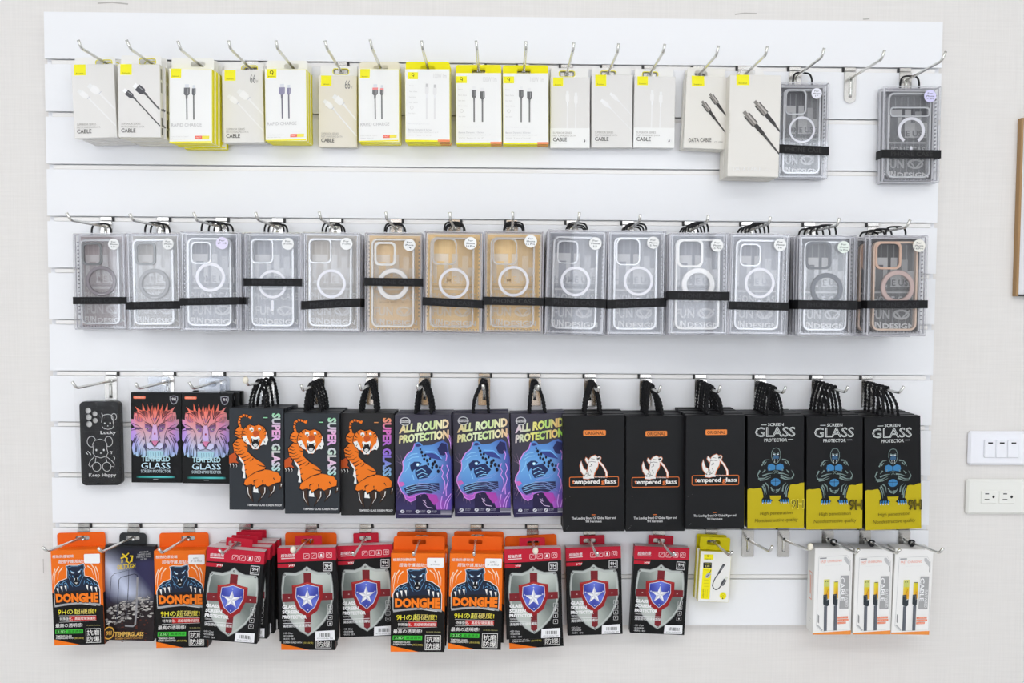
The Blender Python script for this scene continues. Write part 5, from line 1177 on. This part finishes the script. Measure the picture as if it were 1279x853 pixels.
# clear phone case boxes
DKC = C(104, 105, 110); MDC = C(160, 162, 170)  # MDC is lighter: pale room reflection put into the card colour
GRYR = C(140, 138, 142); SLATE = C(74, 77, 86); ROSE = C(200, 176, 170)
PH = [
 (0, 15, (973.8, 102.4), (1036.6, 103), (971.5, 222.7), 1, 'clear phone case box with shiny white ring', dict(card=DKC, ring=(.485, .485, .262, .222), band=(.655, .745, .02), stick=(.74, .115), txt=('For', 'iPhone', '17'), bandtx=C(58), stcol=C(236, 236, 244))),
 (0, 17, (1104, 107), (1176.3, 107.4), (1102, 228), 1, 'clear phone case box with open C-shaped ring', dict(card=DKC, cam='bar', ring=(.515, .455, .235, .185), band=(.66, .745, .005), stick=(.80, .105), txt=('For', 'iPhone', '17 pro'), stcol=C(222, 218, 250), bandtx=C(52))),
 (1, 0, (90, 291.8), (155.5, 290.5), (90.7, 412.5), 1, 'clear phone case box with purplish grey ring', dict(card=C(182, 170, 172), cam='small', camcol=C(120, 122, 124), ring=(.51, .495, .28, .235), ringcol=C(138, 130, 136), stand=True, stem=False, band=(.66, .735, 0), stick=(.79, .115), txt=('For', 'iPhone', '14 Pro'))),
 (1, 1, (156.1, 291.2), (223.7, 290), (157, 413), 2, 'clear phone case box with plain grey ring', dict(card=C(182, 178, 174), cam='small', camcol=C(136, 138, 140), ring=(.50, .525, .275, .23), ringcol=C(158, 158, 160), stand=True, stem=False, band=(.705, .785, -.008), stick=(.79, .115), txt=('For', 'iPhone', '13'))),
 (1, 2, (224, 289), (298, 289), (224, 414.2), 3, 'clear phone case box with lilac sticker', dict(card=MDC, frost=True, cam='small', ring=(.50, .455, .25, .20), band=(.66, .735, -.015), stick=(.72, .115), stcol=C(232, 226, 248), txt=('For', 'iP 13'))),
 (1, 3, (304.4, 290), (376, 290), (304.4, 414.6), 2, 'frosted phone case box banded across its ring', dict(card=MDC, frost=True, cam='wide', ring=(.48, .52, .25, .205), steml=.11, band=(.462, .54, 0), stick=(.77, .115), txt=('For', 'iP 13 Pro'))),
 (1, 4, (377, 289.7), (449.4, 290.1), (376, 414.6), 2, 'frosted phone case box with slanting band', dict(card=C(188, 180, 170), frost=True, cam='wide', ring=(.50, .515, .25, .205), band=(.675, .76, -.035), stick=(.77, .115), txt=('For', 'iP 13 Pro'))),
 (1, 5, (455.7, 290), (527.5, 290), (454.6, 415.7), 2, 'white-framed phone case box with band across ring', dict(card=C(255, 226, 184), rim=C(232, 230, 226), cam='small', camcol=C(240, 240, 238), ring=(.485, .515, .27, .205), ringcol=C(242, 240, 238), stand=True, stem=False, band=(.455, .535, .004), stick=(.775, .125), txt=('For', 'iPhone', '14'))),  # orange card colour stands in for a warm room reflection
 (1, 6, (529.6, 288), (603.4, 288.4), (526.4, 416.4), 3, 'clear phone case box tinted orange, thin ring', dict(card=C(255, 222, 168), cam='square', ring=(.515, .51, .26, .215), band=(.66, .74, .022), stick=(.79, .118), txt=('For', 'iPhone', '14 Pro'))),  # room's orange reflection painted into the backing card
 (1, 7, (604.9, 288), (679.4, 288.4), (603, 416.4), 3, 'orange-tinted phone case box reading CASE on band', dict(card=C(255, 222, 168), cam='square', ring=(.50, .49, .26, .215), band=(.645, .725, .004), stick=(.78, .1), txt=('For', 'iPhone', '15 Pro'), bandtx=C(60))),  # card coloured orange in place of the reflected room
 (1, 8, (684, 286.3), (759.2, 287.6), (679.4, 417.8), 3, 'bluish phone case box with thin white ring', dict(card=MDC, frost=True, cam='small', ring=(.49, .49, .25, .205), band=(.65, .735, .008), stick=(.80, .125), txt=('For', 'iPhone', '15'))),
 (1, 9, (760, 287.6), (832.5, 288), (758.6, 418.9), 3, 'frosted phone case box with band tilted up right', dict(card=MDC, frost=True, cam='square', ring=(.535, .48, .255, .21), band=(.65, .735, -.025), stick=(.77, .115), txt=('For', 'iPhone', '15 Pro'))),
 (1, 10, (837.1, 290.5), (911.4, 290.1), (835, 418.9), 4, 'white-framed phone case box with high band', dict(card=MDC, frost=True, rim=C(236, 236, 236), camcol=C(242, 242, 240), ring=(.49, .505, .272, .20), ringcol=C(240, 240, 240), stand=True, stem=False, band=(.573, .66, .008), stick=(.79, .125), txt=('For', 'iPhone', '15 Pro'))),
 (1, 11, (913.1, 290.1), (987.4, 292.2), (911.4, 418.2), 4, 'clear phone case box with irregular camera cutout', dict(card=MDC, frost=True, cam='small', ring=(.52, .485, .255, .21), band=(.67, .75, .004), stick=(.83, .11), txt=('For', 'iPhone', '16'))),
 (1, 12, (999, 293.3), (1071.5, 293.3), (996.3, 420), 4, 'clear phone case box with dark slate ring', dict(card=DKC, camcol=C(70, 72, 78), ring=(.50, .535, .27, .215), ringcol=SLATE, stand=True, stem=False, band=(.645, .735, .006), stick=(.76, .12), txt=('For', 'iPhone', '16 Pro'), stcol=C(232, 240, 232))),
 (1, 13, (1085.6, 293.3), (1160, 293.3), (1082.4, 420), 4, 'clear phone case box with rose gold ring', dict(card=C(98, 98, 100), camcol=C(214, 178, 156), rim=C(214, 190, 172), ring=(.52, .515, .275, .215), ringcol=ROSE, stand=True, stem=False, band=(.645, .725, -.004), stick=(.84, .105), txt=('For', 'iPhone', '16 Pro'), stcol=C(236, 234, 226))),
]
for k, h in enumerate(HOOKS[1]):
    make_hook(1, k, 'chrome hook holding the %s' % PH[k + 2][6])
for r, k, TL, TR, BL, n, desc, st in PH:
    def make(W, H, hx, hz, st=st):
        root = phone_box(W, H, st); cord(root, PB_T, hx, hz)
        return root
    bk = {13: [(-.012, -.002, .6), (-.013, -.002, 0), (-.013, -.003, 0)], 2: [(.004, 0, 0), (.005, 0, 0)], 12: [(-.001, 0, 0), (-.003, 0, 0), (-.004, 0, 0)], 11: [(.001, 0, 0)] * 3}.get(k if r == 1 else -1, ())
    hang(r, k, make, PB_T, TL, TR, BL, n, desc, 'phone case box', 'clear phone case boxes in the %s row' % ROWN[r], bk)
# ------------------------------------------------------------------ third row
CT = dev_slot(C(244, 244, 244), None, .42, .014, .014, .004, 'clear_tag')
R3 = [
 (1, 'lion', (163.2, 490), (226.7, 490.6), (164, 602.6), 1, 'black box with orange and violet lion', CT, []),
 (2, 'lion', (227.2, 490.6), (290.2, 491.2), (227.2, 603.8), 3, 'black box with orange and violet lion', CT, [(.006, .0, -.3), (.009, .001, 0)]),
 (3, 'tiger', (286, 509.8), (354.4, 509.8), (285.2, 636.9), 4, 'dark tiger box with pale lettering', dev_rope, [(.001, .0, 0), (.004, .001, .3), (.009, .002, 0)]),
 (4, 'tiger', (354.9, 515.7), (424, 515.7), (355.6, 641.8), 4, 'dark tiger box with pale lettering', dev_rope, [(.001, .001, 0), (.002, .001, 0), (.003, .002, 0)]),
 (5, 'tiger_pink', (424.8, 516.1), (492.3, 515.7), (425.2, 644), 3, 'dark tiger box with orange to violet lettering', dev_rope, [(.001, .001, 0), (.002, .001, 0)]),
 (6, 'leopard', (493, 518.9), (563, 517), (491.5, 647.7), 4, 'purple leopard box with pale gold lettering', dev_rope, [(.001, 0, 0), (.002, .001, 0), (.002, .001, 0)]),
 (7, 'leopard', (565.4, 517.7), (635.8, 516), (567.4, 645.2), 3, 'purple leopard box with pale gold lettering', dev_rope, [(-.001, .001, 0), (-.001, .002, 0)]),
 (8, 'leopard_green', (637.6, 518.4), (706, 515.2), (640, 646.4), 3, 'purple leopard box with green and gold lettering', dev_rope, [(-.001, .001, 0), (-.001, .001, 0)]),
 (9, 'rhino', (703, 518.8), (780.4, 518.2), (703.5, 664.4), 4, 'black box with white rhino head', dev_rope, [(0, .001, 0), (0, .001, .2), (.001, .002, 0)]),
 (10, 'rhino', (781.7, 520), (855.9, 519.6), (781.7, 663.9), 4, 'black box with white rhino head', dev_rope, [(0, .001, 0), (0, .001, -.2), (-.001, .002, 0)]),
 (11, 'rhino', (856.9, 518.2), (930.8, 518.2), (856.9, 660.6), 5, 'black box with white rhino head', dev_rope, [(0, .001, 0), (-.001, .001, 0), (-.001, .002, .3), (-.002, .003, 0)]),
 (12, 'gorilla_light', (933.5, 519.6), (1004.6, 518.6), (933.5, 660.4), 5, 'gorilla box with yellow outlined 9H', dev_rope, [(-.001, .001, 0)] * 4),
 (13, 'gorilla', (1007.7, 519.6), (1078, 519.6), (1009, 660.9), 5, 'gorilla box with dark 9H', dev_rope, [(-.001, .001, 0), (-.001, .001, 0), (-.002, .002, 0), (-.002, .002, 0)]),
 (14, 'gorilla', (1079.6, 520.7), (1149.7, 519.6), (1083.4, 661.7), 5, 'gorilla box with dark 9H', dev_rope, [(-.002, .001, .4), (-.002, .001, .2), (-.003, .002, 0), (-.003, .002, 0)]),
]
G_3 = {'lion': 'lion boxes in the third row', 'tige': 'tiger boxes in the third row', 'leop': 'leopard boxes in the third row', 'rhin': 'rhino boxes in the third row', 'gori': 'gorilla boxes in the third row'}
for k, h in enumerate(HOOKS[2]):
    nm = 'the bagged black phone case' if k == 0 else 'the ' + G_3[R3[k - 1][1][:4]].split()[0] + ' box'
    make_hook(2, k, 'chrome hook carrying %s, %s from left in the third row' % (nm, ORD[k]))
for k, key, TL, TR, BL, n, desc, dev, back in R3:
    hang(2, k, carton_maker(key, 'screen_protector_box', dev), KINDS[key]['t'], TL, TR, BL, n, desc, 'screen protector box', G_3[key[:4]], back)

# black phone case in its clear bag
def bagged(W, H, hx, hz):
    root = empty('phone_case'); t = .011
    U = lambda u: ((u - 66) / (374 - 66) - .5) * W
    Zv = lambda v: -(v - 152) / (818 - 152) * H
    holes = [circ_pts(U(u), Zv(v), r / 308 * W, 18) for u, v, r in ((130, 224, 23), (134, 277, 23), (135, 331, 24), (181, 250, 20), (182, 303, 20))]
    b = MB(); V, F = plate2d([rr_pts(-W / 2, W / 2, -H, 0, W * .12, 6)] + holes, .0014, 0); b.grid(V, F, 'case_black', C(22, 22, 24))
    o = rr_pts(-W / 2, W / 2, -H, 0, W * .12, 6); i_ = rr_pts(-W / 2 + .0016, W / 2 - .0016, -H + .0016, -.0016, W * .12 - .0016, 6)
    V, F = plate2d([o, i_], t - .0013, .0013); b.grid(V, F, 'case_black', C(33, 33, 35))
    A = Art(b, W, H, (66, 152), (374, 152), (66, 818), 'case_black'); Wt = C(214); A.EPS = 4e-5
    A.line([(84, 385), (360, 392)], 3, C(52))
    hd = [(234, 290), (240, 270), (256, 258), (280, 254), (306, 260), (318, 274), (320, 320)]
    A.line(hd, 4, Wt); A.line([(320, 320), (326, 345), (310, 368), (280, 374), (250, 368), (234, 350)], 4, Wt); A.line([(236, 290), (232, 320)], 4, Wt); A.oval(328, 275, 20, 26, 4, Wt, 16); A.line([(234, 246), (244, 262)], 4, Wt)
    A.ell(256, 326, 6, 7, Wt, 10); A.ell(298, 325, 6, 7, Wt, 10); A.ell(279, 346, 5, 4, Wt, 8)
    A.text('Lucky', (222, 385, 340, 420), Wt, .02)
    A.oval(152, 470, 33, 42, 4, Wt); A.oval(282, 470, 30, 40, 4, Wt)
    hp = [(164, 530), (160, 490), (176, 462), (216, 450), (254, 462), (270, 490), (268, 530), (276, 560), (262, 586), (220, 600), (178, 588), (160, 562)]
    A.poly(hp, C(22, 22, 24)); A.line(hp, 4, Wt, True); A.ell(187, 537, 7, 9, Wt, 10); A.ell(244, 537, 7, 9, Wt, 10); A.ell(221, 562, 6, 5, Wt, 8)
    A.line([(172, 590), (140, 620), (126, 655), (138, 672), (152, 660)], 4, Wt); A.line([(262, 590), (300, 620), (322, 648), (318, 672), (300, 668)], 4, Wt); A.line([(182, 598), (176, 636)], 4, Wt); A.line([(258, 598), (266, 636)], 4, Wt); A.oval(186, 670, 32, 36, 4, Wt); A.oval(264, 670, 32, 36, 4, Wt); A.line([(216, 680), (236, 680)], 4, Wt)
    for p in ([(108, 552), (122, 572)], [(122, 544), (140, 566)], [(138, 556), (146, 575)], [(290, 548), (312, 552)], [(304, 552), (302, 570)], [(316, 584), (328, 600), (320, 622)]): A.line(p, 5, Wt)
    A.text('Keep Happy', (126, 722, 334, 756), Wt, .015)
    b.build('case_shell', root)
    b = MB(); V, F = plate2d([rr_pts(-W / 2 + .002, W / 2 - .002, -H + .002, -.002, W * .1, 5)], .0015, .004); b.grid(V, F, 'print_matte', C(226, 226, 224)); b.build('foam_insert', root)
    # crinkled clear bag, hung by its header
    b = MB(); rnd = random.Random(11); nx, nz = 12, 20; xs = [-W * .66 + i * W * 1.36 / nx for i in range(nx + 1)]
    ztop = max(hz + .008, .016); zs = [ztop - j * (ztop + H * 1.05) / nz for j in range(nz + 1)]
    for side in (0, 1):
        V = []
        for j, z in enumerate(zs):
            for i, x in enumerate(xs):
                e = min(1, min(i, nx - i) / 1.6) * min(1, min(j * .35, (nz - j)) / 1.6)
                y = (-.0022 - rnd.uniform(0, .003)) if side == 0 else (t + .0015 + rnd.uniform(0, .0012))
                V.append((x + rnd.uniform(-.0008, .0008), t * .5 + (y - t * .5) * e, z + rnd.uniform(-.0006, .0006)))
        b.grid(V, [(j * (nx + 1) + i, (j + 1) * (nx + 1) + i, (j + 1) * (nx + 1) + i + 1, j * (nx + 1) + i + 1) for j in range(nz) for i in range(nx)], 'bag_film')
    bg = b.build('clear_bag', root, True); tag(bg, 'crinkled clear plastic bag around the black case')
    return root
hang(2, 0, bagged, .013, (99, 501.3), (149.5, 501.3), (103, 606), 1, '', 'phone case', None, d=.022, alone='black phone case with white bear drawings in a clear bag')

# ------------------------------------------------------------------ bottom row
make_names = ['orange panther box', 'dark sky-picture box', 'orange panther box', 'tilted shield boxes', 'shield box', 'shield box', 'orange panther boxes', 'orange panther boxes', 'shield box', 'shield box', 'shield box', 'yellow adapter box', None, None, 'white cable box', 'white cable box', 'white cable box']
for k, h in enumerate(HOOKS[3]):
    if make_names[k]: make_hook(3, k, 'chrome hook carrying %s, %s from left in the bottom row' % (make_names[k], ORD[k]))
    else: make_hook(3, k, ('empty chrome hook beside the yellow adapter box, bottom row', 'empty chrome hook with cream tip beside the white cable boxes')[k - 12])
TO = dev_slot(C(240, 100, 20), None, .96, .024, .018, .005); TS = dev_slot(C(190, 26, 50), None, .46, .022, .012, .002); TK = dev_slot(C(50, 52, 54), None, .55, .024, .02, .007)
TY = dev_slot(C(232, 216, 10), None, .98, .024, .02, .003)
SP = 'screen_protector_box'
R4 = [
 (0, 'panther_blank', (62.8, 686.4), (126.3, 687.5), (73, 804.6), 1, 'orange panther box with blank white sticker', TO, [], None),
 (1, 'sky', (131.5, 679), (193, 684.7), (139, 797), 1, 'dark box with phone glass and stormy sky', TK, [], None),
 (2, 'panther_a', (192, 687.5), (257, 687.5), (196.6, 808.9), 1, 'orange panther box with two-line sticker', TO, [], None),
 (3, 'shield', (259, 681.8), (330.8, 690.7), (252.7, 797.2), 4, 'tilted shield box with red header', TS, [(.004, .001, -3.2), (.007, .003, -4.6), (.010, .003, -6)], None),
 (4, 'shield', (346.2, 684.7), (419.4, 683.7), (349.3, 801.5), 1, 'shield box hanging before an orange box', TS, [], .0475),
 (4, 'panther_a', (351, 687.5), (419, 687), (349.5, 812), 1, 'orange panther box hidden behind a shield box', TO, [], .0275),
 (5, 'shield', (421, 682.2), (490.2, 680), (424.7, 796.2), 1, 'shield box with overlapped right edge', TS, [], None),
 (6, 'panther_plus', (488.3, 690.8), (555.8, 691.5), (488.3, 813.8), 2, 'orange panther box with plus-sign sticker', TO, [(.003, .002, .4)], None),
 (7, 'panther_a', (561.8, 690), (628.2, 693.5), (563.6, 809.3), 2, 'orange panther box with two-line sticker', TO, [(.003, .003, -.6)], None),
 (8, 'shield', (629.8, 685.7), (700.6, 684.6), (633.9, 798.5), 1, 'shield box hanging before an orange box', TS, [], .0475),
 (8, 'panther_a', (630, 690), (698, 685.5), (635, 811), 1, 'orange panther box hidden behind a shield box', TO, [], .0275),
 (9, 'shield', (706.5, 684.3), (775.4, 682.2), (709.4, 794), 1, 'upright shield box with red header', TS, [], None),
 (10, 'shield', (793, 682.2), (861.3, 684.3), (785, 790.8), 1, 'shield box leaning to the left', TS, [], None),
]
for k, key, TL, TR, BL, n, desc, dev, back, d in R4:
    g = 'shield boxes in the bottom row' if key == 'shield' else 'orange panther boxes in the bottom row' if key[:3] == 'pan' else None
    hang(3, k, carton_maker(key, SP, dev), KINDS[key]['t'], TL, TR, BL, n, desc, 'screen protector box', g, back, d)
hang(3, 11, carton_maker('adapter', 'adapter_box', TY), KINDS['adapter']['t'], (875.2, 688), (913.8, 690), (871.5, 750.8), 2, 'small yellow and white audio adapter box', 'adapter box', 'adapter boxes', [(-.003, .002, -.3)])
for k, TL, TR, BL in ((14, (1018, 684), (1065.7, 685.4), (1017.5, 792)), (15, (1068.6, 685.4), (1115.8, 686.4), (1066.5, 792)), (16, (1118.6, 684.3), (1166, 687.6), (1117.6, 791))):
    hang(3, k, carton_maker('gold', 'cable_box', dev_ring), KINDS['gold']['t'], TL, TR, BL, 1, 'white box with gold cable plugs', 'cable box', 'gold plug cable boxes', (), .046)

# ------------------------------------------------------------------ output look
sc.view_settings.view_transform = 'Standard'; sc.view_settings.look = 'None'; sc.view_settings.gamma = 1.0
sc.view_settings.use_curve_mapping = False; sc.view_settings.exposure = -0.07
w = bpy.data.worlds.new('world'); sc.world = w; w.use_nodes = True
w.node_tree.nodes['Background'].inputs[0].default_value = (0.6, 0.62, 0.65, 1); w.node_tree.nodes['Background'].inputs[1].default_value = 0.3
sc.cycles.transparent_max_bounces = 48; sc.cycles.max_bounces = 8; sc.cycles.diffuse_bounces = 4; sc.cycles.glossy_bounces = 4
sc.cycles.caustics_reflective = False; sc.cycles.caustics_refractive = False
